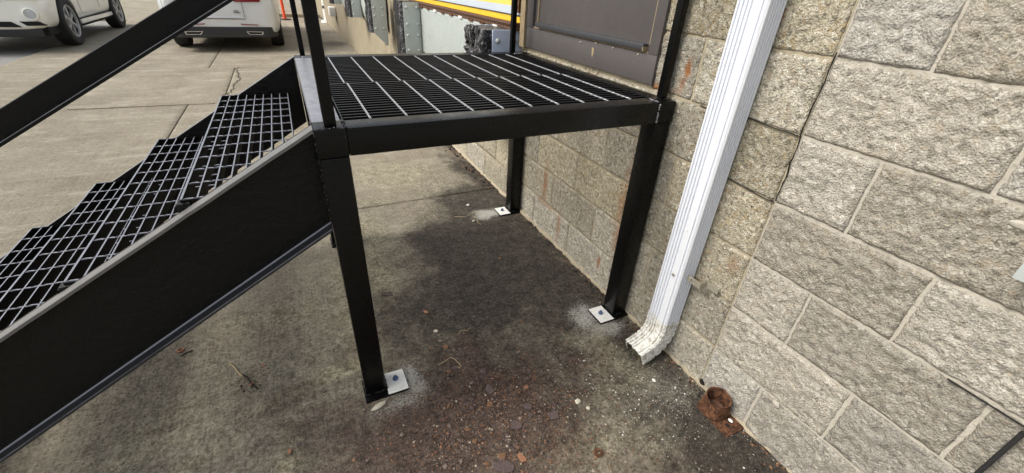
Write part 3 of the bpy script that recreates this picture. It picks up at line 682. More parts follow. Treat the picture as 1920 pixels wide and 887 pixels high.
# stringers: channels, flanges outward
def stringer(yw, yo, slope, zt, bot_m):
    """yw: web plane, yo: outer edge of the flanges"""
    k = slope; c = math.cos(math.atan(k)); D = .254/c; xe = X0-.0015
    top = lambda x: zt+k*(x-X0)
    xg = X0-zt/k; xb = X0-(zt-D)/k
    s = 1 if yo > yw else -1
    w_ = MB(); w_.prism([(xe, top(xe)), (xe, top(xe)-D), (xb, 0.002), (xg, 0.002)], yw, yw-s*.006, 'y')
    root = sp(w_, 'stringer', M_brush, smooth=False)
    th = .0075/c; y0, y1 = sorted((yw, yo))
    def flange(off, th_, m, nm):
        n = 34; v = []; f = []
        x_end = X0-(zt-off)/k
        for i in range(n+1):
            u = i/n; x = xe+(x_end-xe)*u; z = top(x)-off+(.0006*float(vnoise(x*30, off, 0, 5)))
            for (y, dz) in [(y0, 0), (y1, 0), (y1, -th_), (y0, -th_)]:
                v.append((x, y+(.0012*float(vnoise(x*25, y, 0, 6)) if abs(y-yo) < 1e-6 else 0), max(z+dz, .001)))
        for i in range(n):
            for q in range(4): f.append((i*4+q, i*4+(q+1) % 4, (i+1)*4+(q+1) % 4, (i+1)*4+q))
        f += [(3, 2, 1, 0), tuple(range(n*4, n*4+4))]
        b = MB(); b.add(v, f); return subp(b, nm, m, root)
    flange(0, th, M_flange, 'top_flange'); flange(D-th, th, bot_m, 'bottom_flange')
    return root
SL = .588
sw = stringer(.500, .460, .572, 1.010, M_slate)
stringer(1.632, 1.668, .605, 1.004, M_paint)
for (yy0, yy1, off, m_) in [(.4955, .4998, -.0006, M_treadbar), (.4598, .4615, -.0004, M_wornsheen)]:  # thin pale strips paint highlights on the bottom flange's junction and lip
    kz = .254/math.cos(math.atan(.572))-.0087-.0; b = MB(); v = []; n = 34
    for i in range(n+1):
        x = X0-.002-(1.35*i/n); z = 1.010+.572*(x-X0)-kz
        for (y, q) in [(yy0, .0004), (yy1, .0004+(.003 if yy1 > .49 else 0)), (yy1, -.001), (yy0, -.001)]: v.append((x, y, z+q))
    f = [(i*4+q, i*4+(q+1) % 4, (i+1)*4+(q+1) % 4, (i+1)*4+q) for i in range(n) for q in range(4)]
    b.add(v, f); subp(b, 'edge_highlight' if False else 'highlight_strip', m_, sw)
bead((X0-.004, .502, .985), (X0-.004, .502, .75), 26, .0035, M_brush, 12)

# treads
TX = [-1.545, -1.827, -2.102, -2.377, -2.652]; TZ = [.848, .676, .506, .337, .168]
barmesh = {}
ty0, ty1 = .512, 1.62
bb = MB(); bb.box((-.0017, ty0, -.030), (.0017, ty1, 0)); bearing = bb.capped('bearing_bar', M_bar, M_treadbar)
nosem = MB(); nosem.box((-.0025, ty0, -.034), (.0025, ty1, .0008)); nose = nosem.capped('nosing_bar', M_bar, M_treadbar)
seg = 22; v = []; f = []
for i in range(seg+1):
    x = .268*i/seg; a = i*.8
    for q in range(4): v.append((x, .0027*math.cos(a+q*math.pi/2), .0024*math.sin(a+q*math.pi/2)))
for i in range(seg):
    for q in range(4): f.append((i*4+q, i*4+(q+1) % 4, (i+1)*4+(q+1) % 4, (i+1)*4+q))
crossm = mesh_from('cross_rod', v, f, M_treadbar)
for i, (x, z) in enumerate(zip(TX, TZ)):
    root = link('tread', None, st, (0, 0, 0))
    for yy_ in (ty0-.004, ty1):
        b = MB(); b.prism([(x-.002, z), (x+.268, z), (x+.268, z-.032), (x+.235, z-.05), (x+.03, z-.05), (x-.002, z-.034)], yy_, yy_+.004, 'y')
        subp(b, 'end_plate', M_paint, root)
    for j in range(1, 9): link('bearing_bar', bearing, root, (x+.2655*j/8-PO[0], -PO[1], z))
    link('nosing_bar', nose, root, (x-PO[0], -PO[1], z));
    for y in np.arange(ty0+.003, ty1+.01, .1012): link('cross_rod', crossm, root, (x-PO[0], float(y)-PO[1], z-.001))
    c = MB(); c.box((x-.012, ty0-.012, z-.036), (x+.020, ty0+.018, z-.006), ch=.004); c.tube([(x-.010, ty0+.012, z-.02), (x-.010, ty0-.008, z-.02)], .009, 8); subp(c, 'tread_clip', M_brush, root)

# posts and rails
def post_(x, y, s, top, nm='guard_post', m=M_paint):
    b = MB(); b.box((x-s/2, y-s/2, ZT+.0005), (x+s/2, y+s/2, top), ch=.003); return sp(b, nm, m)
post_(-1.178, .492, .030, 2.08); post_(-1.182, 1.655, .022, 2.08); post_(-.112, 1.615, .026, 2.08); post_(-.032, .515, .028, 2.08); 
for (a, bq) in [((-1.178, .492), (-.030, .492)), ((-1.182, 1.652), (-.112, 1.615))]:
    for z in (2.06, 1.62):
        m_ = MB(); m_.tube([(a[0], a[1], z), (bq[0], bq[1], z)], .021 if z > 2 else .014, 10); sp(m_, 'guard_rail')
# stair mid rail: an angle, upright leg behind, shelf toward the camera; hand rail above it out of the picture
SR = .575; ang = math.atan(SR)
def slope_bar(x_hi, z_hi, length, poly, nm, m):
    """poly: (n, y) section, n = perpendicular to the slope in the xz plane"""
    dx, dz = -math.cos(ang), -math.sin(ang); nx, nz = -math.sin(ang), math.cos(ang); v = []; n = len(poly); cnt = 26
    for i in range(cnt+1):
        L = length*i/cnt
        for (p, y) in poly: v.append((x_hi+dx*L+nx*p, y, z_hi+dz*L+nz*p))
    f = [tuple(range(n))[::-1], tuple(range(cnt*n, cnt*n+n))]
    for i in range(cnt):
        for q in range(n): f.append((i*n+q, i*n+(q+1) % n, (i+1)*n+(q+1) % n, (i+1)*n+q))
    b = MB(); b.add(v, f); return sp(b, nm, m, smooth=False)
zr = 1.285+SR*(-1.198+1.415)       # height of the rail's top edge where it meets the corner post
slope_bar(-1.198, zr, 1.72, [(0, .490), (0, .484), (-.041, .484), (-.042, .446), (-.0475, .446), (-.0475, .490)], 'mid_rail', M_paint)
slope_bar(-1.198, zr, 1.72, [(.0012, .4895), (.0012, .4845), (.0001, .4845), (.0001, .4895)], 'rail_top_highlight', M_treadbar)  # pale strips here and below paint the rail's edge highlights
slope_bar(-1.198, zr, 1.72, [(-.0405, .4465), (-.0405, .4495), (-.0418, .4495), (-.0418, .4465)], 'rail_lip_highlight', M_wornsheen)
slope_bar(-1.198, 1.007+.93, 2.0, [(-.02, .505), (.02, .505), (.02, .465), (-.02, .465)], 'hand_rail', M_paint)
b = MB(); b.box((-2.69, .468, .17), (-2.652, .506, 1.09), ch=.003); sp(b, 'newel_post')

# ================================================================== DOWNSPOUT
DS = thing('downspout', 'white corrugated aluminium downspout with a kicked out elbow on the block wall', 'downspout', (-.045, .218, .03)); DSO = (-.045, .218, .03)
def ds_section(w=.102, d=.078, ribs=3):
    """closed outline (x, y) with shallow flutes on the four faces, centred"""
    pts = []
    def face(p, q, nrm, offs):
        L = math.dist(p, q); t = ((q[0]-p[0])/L, (q[1]-p[1])/L)
        pts.append((p[0]+t[0]*.006, p[1]+t[1]*.006))
        for o_ in offs:
            for dd_, h in ((-.0038, 0), (-.0030, -.0058), (.0030, -.0058), (.0038, 0)):
                u = o_*L+dd_; pts.append((p[0]+t[0]*u+nrm[0]*h, p[1]+t[1]*u+nrm[1]*h))
        pts.append((q[0]-t[0]*.006, q[1]-t[1]*.006))
    hx, hy = d/2, w/2
    face((-hx, hy), (-hx, -hy), (-1, 0), (.14, .27, .40, .53, .86))
    face((-hx, -hy), (hx, -hy), (0, -1), (.22, .36, .50, .64, .78))
    face((hx, -hy), (hx, hy), (1, 0), (.3, .7)); face((hx, hy), (-hx, hy), (0, 1), (.25, .42, .58, .75))
    return pts
sec = ds_section()
def loft(rings, name, m, parent, org, smooth=True, capstart=False):
    n = len(rings[0]); v = [p for r in rings for p in r]; f = []
    for i in range(len(rings)-1):
        for q in range(n): f.append((i*n+q, i*n+(q+1) % n, (i+1)*n+(q+1) % n, (i+1)*n+q))
    b = MB(); b.add(v, f); return at(b, name, m, parent, org, smooth)
M_alg = NT('green algae'); M_alg.set(col=M_alg.mix(M_alg.noise(80, 4), (.02, .02, .012), (.16, .155, .08)), rough=.9); M_alg = M_alg.m
xc, yc = -.0475, .2175
pr = []
for z in np.linspace(.150, 2.80, 40):
    pr.append([(xc+p[0], yc+p[1], z) for p in sec])
loft(pr, 'pipe', M_white, DS, DSO, False)
pr = []
sx = 1.045
for z in (.200, .175, .156):
    pr.append([(xc+p[0]*sx, yc+p[1]*sx, z+.004*math.sin(p[1]*60)) for p in sec])
loft(pr, 'sleeve', M_whitedirty, DS, DSO)
# elbow: centre line bends from straight down to out and slightly down
pr = []; cx, cz = xc, .158; angs = []
px_, pz_ = cx, cz; NA, NS = 20, 6
for i in range(NA+NS):
    a = math.radians(68*min(1, i/NA))
    dx, dz = -math.sin(a), -math.cos(a)          # direction of travel
    crimp = .955 if (i % 4 == 2 and i < NA) else (1.035 if i < NA else 1.02)
    nx, nz = -math.cos(a), math.sin(a)           # local -x of the section
    ring = []
    for j, p in enumerate(sec):
        jit = (.0022*float(vnoise(p[0]*60, p[1]*60, 3, 12))*(i-NA+1)/NS if i >= NA else 0)
        u = -p[0]*crimp
        ring.append((px_+nx*u+dx*jit*2, yc+p[1]*crimp+jit, pz_+nz*u+dz*jit*2))
    pr.append(ring)
    step = .0068 if i < NA else .0100
    px_ += dx*step; pz_ += dz*step
pr2 = pr
el = loft(pr2, 'elbow', M_whitedirty, DS, DSO, False)
el.data.materials.append(M_alg)
so2 = el.modifiers.new('solid', 'SOLIDIFY'); so2.thickness = .0018; so2.offset = -1; so2.material_offset = 1
# dark algae inside the outlet
ins = MB(); n = len(sec)
cen = [sum(p[k] for p in pr2[-3])/n for k in range(3)]
ins.add([tuple(cen)]+[tuple(cen[k]+(p[k]-cen[k])*.965 for k in range(3)) for p in pr2[-3]], [(0, 1+i, 1+(i+1) % n) for i in range(n)])
at(ins, 'algae', M_alg, DS, DSO)
d = MB(); d.box((-.053, .105, .418), (-.0505, .1655, .443), M=None, ch=.001); d.box((-.0505, .105, .418), (-.012, .1075, .443)); d.box((-.018, .055, .418), (-.0145, .1075, .443), ch=.001)
sb = at(d, 'strap', M_galv, DS, DSO)
for (x, y, z) in [(-.055, .150, .437), (-.0905, .200, .43)]:
    d = MB(); d.lathe([(0, .004), (.005, .003), (.0065, 0)], 10, Matrix.Translation((x, y, z)) @ Matrix.Rotation(-math.pi/2, 4, 'Y')); at(d, 'screw', M_galv, DS, DSO, True)
for z in (.36, .62, .95):
    d = MB(); d.lathe([(0, .002), (.0025, .0015), (.003, 0)], 8, Matrix.Translation((-.0868, .197-.004*math.sin(z*9), z)) @ Matrix.Rotation(-math.pi/2, 4, 'Y')); at(d, 'rivet', M_whitedirty, DS, DSO, True)

# ================================================================== SMALL THINGS AT THE FOOT OF THE WALL
RP = (-.055, -.115, 0)
rp = thing('rusty_pipe_stub', 'rusty cut off pipe stub on a small flanged plate at the wall foot', 'pipe stub', RP)
d = MB(); n = 26; ro, ri = .044, .039; v = []; f = []
for k_ in range(n):
    a = 2*math.pi*k_/n; hgt = .078+.006*math.sin(a+1)+random.uniform(-.003, .003)
    ax_, ay_ = math.cos(a), math.sin(a)
    sq = 1.0+.16*(max(abs(ax_), abs(ay_))-.85 < 0)*1.0
    v += [(RP[0]+ro*ax_*1.1*sq, RP[1]+ro*ay_*1.1*sq, .005), (RP[0]+ro*ax_, RP[1]+ro*ay_, hgt), (RP[0]+ri*ax_, RP[1]+ri*ay_, hgt-.002), (RP[0]+ri*ax_, RP[1]+ri*ay_, .012)]
for k_ in range(n):
    b_ = (k_+1) % n
    for q in range(3): f.append((k_*4+q, b_*4+q, b_*4+q+1, k_*4+q+1))
d.add(v, f); at(d, 'pipe', M_rust, rp, RP, True)
d = MB(); d.lathe([(0, .014), (.02, .016), (.035, .022)], 20, Matrix.Translation((RP[0], RP[1], 0))); at(d, 'dirt_fill', M_rustdark, rp, RP, True)
d = MB(); d.box((-.101, -.217, .001), (-.010, -.078, .0065), ch=.0015); at(d, 'flange', M_rust, rp, RP)
d = MB(); d.lathe([(0, .0072), (.007, .0072), (.007, .002)], 12, Matrix.Translation((-.060, -.186, 0))); at(d, 'bolt_hole', M_hole, rp, RP)
def stone(name, label, cat, p, r, m, seed, rough=.22, rot=0, group=None, sub=2):
    b = MB(); b.blob((0, 0, 0), r, seed, rough*.5, sub)
    o = b.build(name, m, None, True, (p[0], p[1], r[2]*.7), (0, 0, rot)); tag(o, label, cat, group); return o
M_st1 = plain('pale limestone', (.50, .47, .38), .9, 0, .35, 60, .003); M_st2 = plain('white pebble', (.72, .71, .67), .85, 0, .1, 60, .002)
M_flake = plain('purple brown rust flake', (.085, .06, .057), .8, 0, .35, 60, .003); M_flo = plain('orange rust flake', (.27, .13, .075), .85, 0, .35, 60, .003)
M_flake2 = plain('dull brown chip', (.16, .12, .10), .85, 0, .5, 60, .003); M_st3 = plain('dusty stone', (.34, .30, .24), .9, 0, .35, 60, .003)
M_leaf = plain('dry leaf brown', (.16, .085, .045), .8, 0, .4, 50, .001); M_twig = plain('pale straw', (.42, .33, .19), .8, 0, .25, 60)
stone('stone', 'pale elongated stone chip in front of the nearest base plate', 'stone', (-1.185, .402), (.030, .011, .008), M_st1, 5, .3, .35)
stone('pebble', 'white pebble on the ground near the farther leg, left of its plate', 'pebble', (-.315, 1.79), (.012, .010, .007), M_st2, 8)
stone('pebble', 'small tan pebble beside the straw near the far leg', 'pebble', (-.36, 1.565), (.012, .008, .007), M_st1, 9)
stone('pebble', 'white pebble lying on the flange of the rusty pipe stub', 'pebble', (-.036, -.176), (.007, .010, .004), M_st2, 10).location.z = .0105
stone('pebble', 'grey pebble right of the rust patch, near the lower middle', 'pebble', (-.505, .125), (.014, .011, .006), M_st1, 12)
stone('pebble', 'tiny pale pebble just right of the grey one, lower middle', 'pebble', (-.485, .085), (.008, .008, .006), M_st1, 13)
stone('pebble', 'pale pebble beneath the mouth of the downspout', 'pebble', (-.165, .085), (.007, .009, .005), M_st2, 14)
def flake(label, p, r, m, seed, cat='rust flake', name='rust_flake', t=.0022):
    rd = random.Random(seed); n = 9; out = []
    for i in range(n):
        a = 2*math.pi*i/n; k_ = rd.uniform(.65, 1.15); out.append((r[0]*k_*math.cos(a), r[1]*k_*math.sin(a)))
    b = MB(); b.prism(out, 0, t, 'z'); o = b.build(name, m, None, False, (p[0], p[1], .005), (rd.uniform(-.10, .10), rd.uniform(-.14, .14), rd.uniform(0, 3)))
    tag(o, label, cat)
FL = [('curled dark flake beside the nearest leg, halfway up', (-1.03, 1.03), (.030, .016), M_flake), ('orange rust flake right of the nearest leg', (-.89, .83), (.017, .009), M_flo),
      ('grey brown flake in the middle of the dirt, below the twig', (-.79, .31), (.024, .018), M_flake), ('large brown flake near the bottom middle', (-.87, .015), (.040, .026), M_flake),
      ('flat brown plate of rust in the gravelly patch', (-.76, .13), (.030, .024), M_flake), ('small orange nodule of rust, right of the middle', (-.655, .26), (.010, .014), M_flo),
      ('purple flake below the orange nodule', (-.69, .18), (.020, .013), M_flake), ('grey flake just below the orange flake', (-.885, .69), (.012, .010), M_st1),
      ('small pinkish flake left of the middle dirt', (-.975, .36), (.008, .013), M_flake), ('orange chips in the cracked hollow left of the nearest leg', (-1.60, .69), (.012, .008), M_flo),
      ('tiny orange chip above the hollow', (-1.56, .77), (.010, .006), M_flo), ('tan flake at the bottom edge of the rust patch', (-.80, .015), (.022, .012), M_flo),
      ('dark red flake lower right of the rust patch', (-.62, .11), (.018, .022), M_flake), ('grey chip in the middle, near the twig', (-.875, .46), (.013, .010), M_flake), ('second grey chip beside the twig', (-.84, .52), (.012, .010), M_flake),
      ('orange chip on the pale streak, lower left', (-1.48, .345), (.011, .007), M_flo), ('brown chip on the pale streak left of the nearest base', (-1.36, .55), (.010, .007), M_flake)]
for i, (lb, p, r, m) in enumerate(FL): flake(lb, p, r, m, 40+i)
b = MB(); b.lathe([(.007, 0), (.007, .004), (.015, .004), (.016, .002), (.016, 0)], 18); tag(b.build('washer', M_rust, None, True, (-.555, -.075, .004), (.05, .03, 0)), 'round rusty washer near the bottom edge of the photo', 'washer')
b = MB(); b.lathe([(.007, 0), (.007, .004), (.013, .004), (.014, .002), (.014, 0)], 16); tag(b.build('washer', M_flo, None, True, (-1.86, .985, .004)), 'small orange rusty washer beside the stringer', 'washer')
b = MB(); b.tube([(-.02, 0, .004), (.0, .004, .006), (.022, .006, .004)], .0028, 6); tag(b.build('twig', M_crack, None, False, (-1.835, .955, 0), (0, 0, .3)), 'short dark stick beside the orange washer', 'twig')
def twig(lb, pts, r=.0013, m=M_twig):
    c = [sum(p[0] for p in pts)/len(pts), sum(p[1] for p in pts)/len(pts)]
    b = MB(); b.tube([(p[0]-c[0], p[1]-c[1], .007+.002*math.sin(i*2)) for i, p in enumerate(pts)], r, 5); tag(b.build('twig', m, None, False, (c[0], c[1], 0)), lb, 'twig')
twig('curled pale straw in the middle of the dark ground', [(-.93, .50), (-.90, .505), (-.875, .52), (-.862, .505), (-.856, .48), (-.850, .462), (-.858, .45), (-.864, .458)])
twig('thin pale straw above the curled one', [(-.80, .63), (-.78, .645), (-.755, .64), (-.735, .65)])
twig('bent pale twig left of the nearest leg, by the hollow', [(-1.68, .83), (-1.66, .80), (-1.645, .765), (-1.63, .74)], .002)
twig('long straw beside the far leg plate', [(-.46, 1.66), (-.40, 1.63), (-.34, 1.655), (-.31, 1.69)], .002)
twig('branching straw in front of the far leg', [(-.34, 1.62), (-.325, 1.58), (-.345, 1.54), (-.335, 1.50)], .0014)
twig('small dark twig in the hollow left of the nearest leg', [(-1.63, .75), (-1.61, .72), (-1.60, .69), (-1.58, .66)], .003, M_crack)

def scatter(name, label, n, posf, size, mats, seed, zoff=.003, flat=1.):
    """countless grit: one mesh"""
    rd = np.random.default_rng(seed); v = []; f = []; mi = []
    base = np.array([(1, 0, 0), (0, 1, 0), (-1, 0, 0), (0, -1, 0), (0, 0, 1), (0, 0, -1)], float)
    fc = [(0, 1, 4), (1, 2, 4), (2, 3, 4), (3, 0, 4), (1, 0, 5), (2, 1, 5), (3, 2, 5), (0, 3, 5)]
    for i in range(n):
        x, y, k_ = posf(rd)
        s = size[0]+(size[1]-size[0])*rd.random()**3.5; s *= k_
        q = base*(1+rd.uniform(-.35, .35, (6, 1)))*np.array([s*rd.uniform(.6, 1.4), s*rd.uniform(.6, 1.4), s*rd.uniform(.3, .7)*flat]); a = rd.uniform(0, 6.28)
        c, s_ = math.cos(a), math.sin(a); q = np.stack([q[:, 0]*c-q[:, 1]*s_+x, q[:, 0]*s_+q[:, 1]*c+y, q[:, 2]+zoff], 1)
        bI = len(v); v += q.tolist(); f += [(p[0]+bI, p[1]+bI, p[2]+bI) for p in fc]; mi += [int(rd.integers(len(mats)))]*8
    me = mesh_from(name, v, f)
    for m in mats: me.materials.append(m)
    me.polygons.foreach_set('material_index', mi); me.update()
    o = link(name, me); tag(o, label, 'debris'); o['kind'] = 'stuff'; return o
def near_patch(rd):
    while True:
        x, y = rd.normal(-.80, .22), rd.normal(.12, .20)
        if -1.6 < x < -.1: return x, y, 1
scatter('rust_grit', 'fine red brown rust grit and chips spread in front of the platform', 8000, near_patch, (.0009, .0050), [M_flake, M_leaf, M_flake, M_rustdark, M_flake2, M_leaf, M_flo, M_flake2, M_leaf, M_st3], 1)
def chipf(rd):
    return (rd.normal(-.86, .20), rd.normal(.16, .17), 1) if rd.random() < .7 else (rd.uniform(-1.6, -.1), rd.uniform(-.2, 1.7), .8)
scatter('rust_chips', 'flat dark red brown flakes lying in the rusty dirt before the platform', 240, chipf, (.0045, .014), [M_flake, M_flake2, M_leaf, M_rustdark, M_flake], 12, .006, .22)
def sand(rd): return rd.normal(-.22, .13) if True else 0, rd.normal(.02, .20), 1
def sandf(rd):
    x = min(rd.normal(-.25, .14), -.02); return x, rd.normal(.05, .20), 1
scatter('white_grit', 'white grains sprinkled below the downspout and rusty stub', 1300, sandf, (.0008, .0036), [M_st2, M_st1, M_st3], 2)
def allf(rd): return rd.uniform(-2.0, -.02), rd.uniform(-.4, 2.3), 1
scatter('loose_grit', 'loose grit scattered over the concrete under the platform', 3800, allf, (.0008, .0035), [M_st3, M_leaf, M_crack, M_flake, M_leaf], 3)
def wallf(rd):
    y = rd.uniform(-.5, 4.2); return -abs(rd.normal(0, .025 if y < 2 else .045))-.012, y, 1+(.8 if y > 2 else 0)
scatter('leaf_litter', 'dark leaf litter and dirt along the foot of the wall', 1700, wallf, (.0015, .0085), [M_leaf, M_crack, M_leaf, M_crack, M_flake, M_rustdark], 5)
def hol(rd): return rd.normal(-1.60, .035), rd.normal(.70, .03), 1
scatter('dark_crumbs', 'dark crumbs in the worn hollow left of the nearest leg', 110, hol, (.0015, .006), [M_crack, M_leaf], 6)

# right edge of the picture: cable and metal box on the grey wall
cb = MB(); cb.tube([(-.026, -.668+.002*math.sin(z*5), z) for z in np.linspace(.0, .605, 14)], .0047, 10)
tag(at(cb, 'cable', M_rubberplain, None, (0, 0, 0), True), 'thick black vertical cable at the lower right edge of the grey block wall', 'cable')
jb = thing('junction_box', 'grey metal box corner showing at the right edge of the grey block wall', 'junction box', (-.02, -.55, .9)); JO = (-.02, -.55, .9)
d = MB(); d.box((-.060, -.68, .906), (-.002, -.515, 1.03), ch=.003); at(d, 'box_body', M_grey, jb, JO, True)
d = MB(); d.box((-.063, -.683, .903), (-.0605, -.512, 1.033), ch=.0008); at(d, 'cover', M_grey, jb, JO, True)
mp = MB(); mp.blob((-.0085, -.475, .985), (.0030, .026, .009), 4, .15, 2); tag(mp.build('mortar_smear', M_mortR, None, True), 'pale smear of mortar on the rough block near the right edge', 'mortar smear')
mp = MB(); mp.blob((-.006, -.262, .192), (.005, .014, .012), 4, .15, 2); tag(mp.build('mortar_smear', M_mortR, None, True), 'small round mortar lump on a joint above the rusty stub', 'mortar smear')

# ================================================================== BACKGROUND TRAFFIC THINGS
def delineator(label, p, h, lean, m, cap):
    t = thing('traffic_delineator', label, 'delineator', p)
    d = MB(); d.lathe([(.06, .02), (.045, .10), (.035, h), (.0, h+.01)], 14); b_ = d.build('tube', m, t, True, (0, 0, 0), lean)
    d = MB(); d.lathe([(0, .03), (.17, .028), (.19, .0)], 8); d.build('base', cap, t, True)
    d = MB(); d.lathe([(.0415, h*.62), (.0405, h*.78)], 14); d.build('band', M_whitepipe, t, True, (0, 0, 0), lean)
delineator('orange plastic delineator just right of the silver car', (-1.14, 15.7, 0), 1.05, (0, 0, 0), M_orange, M_rubberplain)
delineator('orange delineator leaning behind the white guard post', (.12, 16.3, 0), 1.05, (0, -.04, 0), M_orange, M_rubberplain)
gp = thing('guard_post', 'white painted round guard post with base by the dock wall', 'bollard', (.03, 15.0, 0))
d = MB(); d.lathe([(.0, .06), (.17, .055), (.19, 0)], 16); d.build('base', M_whitepipe, gp, True)
d = MB(); d.lathe([(.085, .05), (.085, 1.1), (.0, 1.14)], 16); d.build('pole', M_whitepipe, gp, True)
d = MB(); d.lathe([(.0865, .38), (.088, .42), (.0865, .46)], 16); d.build('band', M_rubberplain, gp, True)
wb = MB(); wb.box((-.16, 11.6, .42), (-.02, 11.95, .62), ch=.01); tag(at(wb, 'utility_box', M_whitepipe, None, (0, 0, 0), True), 'small white box low on the far end of the concrete wall', 'utility box')
dr = MB(); dr.box((.0, 19.3, .0), (.55, 19.9, .12), ch=.02); tag(at(dr, 'wheel_stop', M_rubberplain, None, (0, 0, 0), True), 'black block on the ground beyond the kerb', 'wheel stop')

# ================================================================== CARS
def carpaint(name, c, metal=0.):
    t = NT(name); cc = t.mix(t.ramp(t.noise(2.5, 6, .7), [(.45, 0), (.8, .35)]), c, tuple(v*.8 for v in c)); t.set(col=cc, rough=.28, metal=metal, coat=.6); return t.m
M_wcar = carpaint('white car paint with road dust', (.88, .87, .81)); M_scar = carpaint('silver car paint', (.76, .78, .81), .25)
M_glass = plain('dark car glass', (.02, .025, .03), .08); M_tyre = plain('tyre rubber', (.018, .018, .018), .8, 0, .3, 40, .002)
M_rim = plain('alloy wheel', (.48, .49, .50), .35, .6, .12, 20); M_trim = plain('black plastic trim', (.022, .023, .025), .5, 0, .2, 20)
M_redl = plain('red lamp lens', (.20, .008, .014), .18, 0, .1, 20, coat=1); M_chrome = plain('bright trim', (.7, .7, .7), .15, .9); M_lamp = plain('clear lamp lens', (.6, .62, .64), .12, .2, .1, 60)
def car_body(W_, L, stations, hoodz, beltz, roofz, low=.30):
    """loft from y=0 (camera end) to y=L; returns body and cabin meshes' MB; x centred"""
    body = MB(); rings = []
    for (y, wf, zb, zt) in stations:
        w_ = W_/2*wf
        half = [(0, zb), (w_*.80, zb), (w_*.95, zb+.05), (w_*.985, zb+.16), (w_, (zb+zt)*.5), (w_*.985, zt-.14), (w_*.93, zt-.04), (w_*.80, zt), (0, zt+.02)]
        ring = [(x, y, z) for x, z in half]+[(-x, y, z) for x, z in half[-2:0:-1]]
        rings.append(ring)
    n = len(rings[0]); v = [p for r in rings for p in r]; f = []
    for i in range(len(rings)-1):
        for q in range(n): f.append((i*n+q, i*n+(q+1) % n, (i+1)*n+(q+1) % n, (i+1)*n+q))
    f += [tuple(range(n)), tuple(range((len(rings)-1)*n, len(rings)*n))]
    body.add(v, f); return body
def subdiv_cut(name, mb, mat, cutters, lev=2):
    me = mb.mesh(name, mat); o = bpy.data.objects.new(name, me); COL.objects.link(o)
    s = o.modifiers.new('s', 'SUBSURF'); s.levels = lev; s.render_levels = lev
    cobs = []
    for c in cutters:
        co = bpy.data.objects.new('c', c.mesh('c', None)); COL.objects.link(co); cobs.append(co)
        b_ = o.modifiers.new('b', 'BOOLEAN'); b_.object = co; b_.operation = 'DIFFERENCE'; b_.solver = 'EXACT'
    bpy.context.view_layer.update()
    dg = bpy.context.evaluated_depsgraph_get(); res = bpy.data.meshes.new_from_object(o.evaluated_get(dg))
    bpy.data.objects.remove(o)
    for c in cobs: bpy.data.objects.remove(c)
    res.materials.clear(); res.materials.append(mat); res.polygons.foreach_set('material_index', [0]*len(res.polygons))
    res.polygons.foreach_set('use_smooth', [True]*len(res.polygons)); res.set_sharp_from_angle(angle=math.radians(40)); res.name = name
    return res
def cyl_x(x0, x1, y, z, r, n=32):
    c = MB(); c.prism([(y+r*math.cos(2*math.pi*i/n), z+r*math.sin(2*math.pi*i/n)) for i in range(n)], x0, x1, 'x'); return c
def wheel(parent, x, y, r, side, spokes=6):
    """side +1: outer face toward +x"""
    root = link('wheel', None, parent, (x, y, r))
    R = Matrix.Rotation(math.pi/2*side, 4, 'Y')
    t = MB(); w_ = .12
    t.lathe([(r*.64, -w_), (r*.93, -w_*.98), (r*.99, -w_*.8), (r, -w_*.4), (r, w_*.4), (r*.99, w_*.8), (r*.93, w_*.98), (r*.72, w_*1.0), (r*.66, w_*.9), (r*.64, w_*.5)], 36, R); t.build('tyre', M_tyre, root, True)
    m_ = MB(); m_.lathe([(r*.66, w_*.92), (r*.60, w_*.86), (r*.58, w_*.2), (0, w_*.15)], 36, R); m_.build('rim', M_trim, root, True)
    s_ = MB(); s_.lathe([(r*.665, w_*.90), (r*.655, w_*.97), (r*.60, w_*.93), (r*.59, w_*.7)], 36, R); s_.lathe([(0, w_*.86), (r*.13, w_*.84), (r*.16, w_*.6)], 18, R)
    for k_ in range(spokes):
        a = 2*math.pi*k_/spokes
        for da in (-.10, .10):
            s_.box((r*.10, -.014, w_*.55), (r*.62, .014, w_*.80), R @ Matrix.Rotation(a+da, 4, 'Z'))
    s_.build('spokes', M_rim, root, True)
    return root
def cabin(parent, W_, ys, zb, zr, glass=M_glass, paint=None):
    y0, y1, y2, y3 = ys; w0, w1 = W_/2*.93, W_/2*.74
    g_ = MB(); g_.add([(-w0, y0, zb), (w0, y0, zb), (w0, y3, zb), (-w0, y3, zb), (-w1, y1, zr), (w1, y1, zr), (w1, y2, zr), (-w1, y2, zr)], [(0, 1, 5, 4), (1, 2, 6, 5), (2, 3, 7, 6), (3, 0, 4, 7), (4, 5, 6, 7)])
    g_.build('window', glass, parent, False)
    r_ = MB(); r_.box((-w1-.03, y1-.05, zr-.01), (w1+.03, y2+.05, zr+.05), ch=.02); r_.build('roof', paint, parent, True)
    for sx_ in (-1, 1):
        for (ya, yb) in ((y0, y1), (y3, y2), ((y0+y3)/2, (y1+y2)/2)): p_ = MB(); p_.tube([(sx_*(w0-.005), ya, zb), (sx_*(w1), yb, zr)], .035, 6); p_.build('pillar', paint, parent, True)
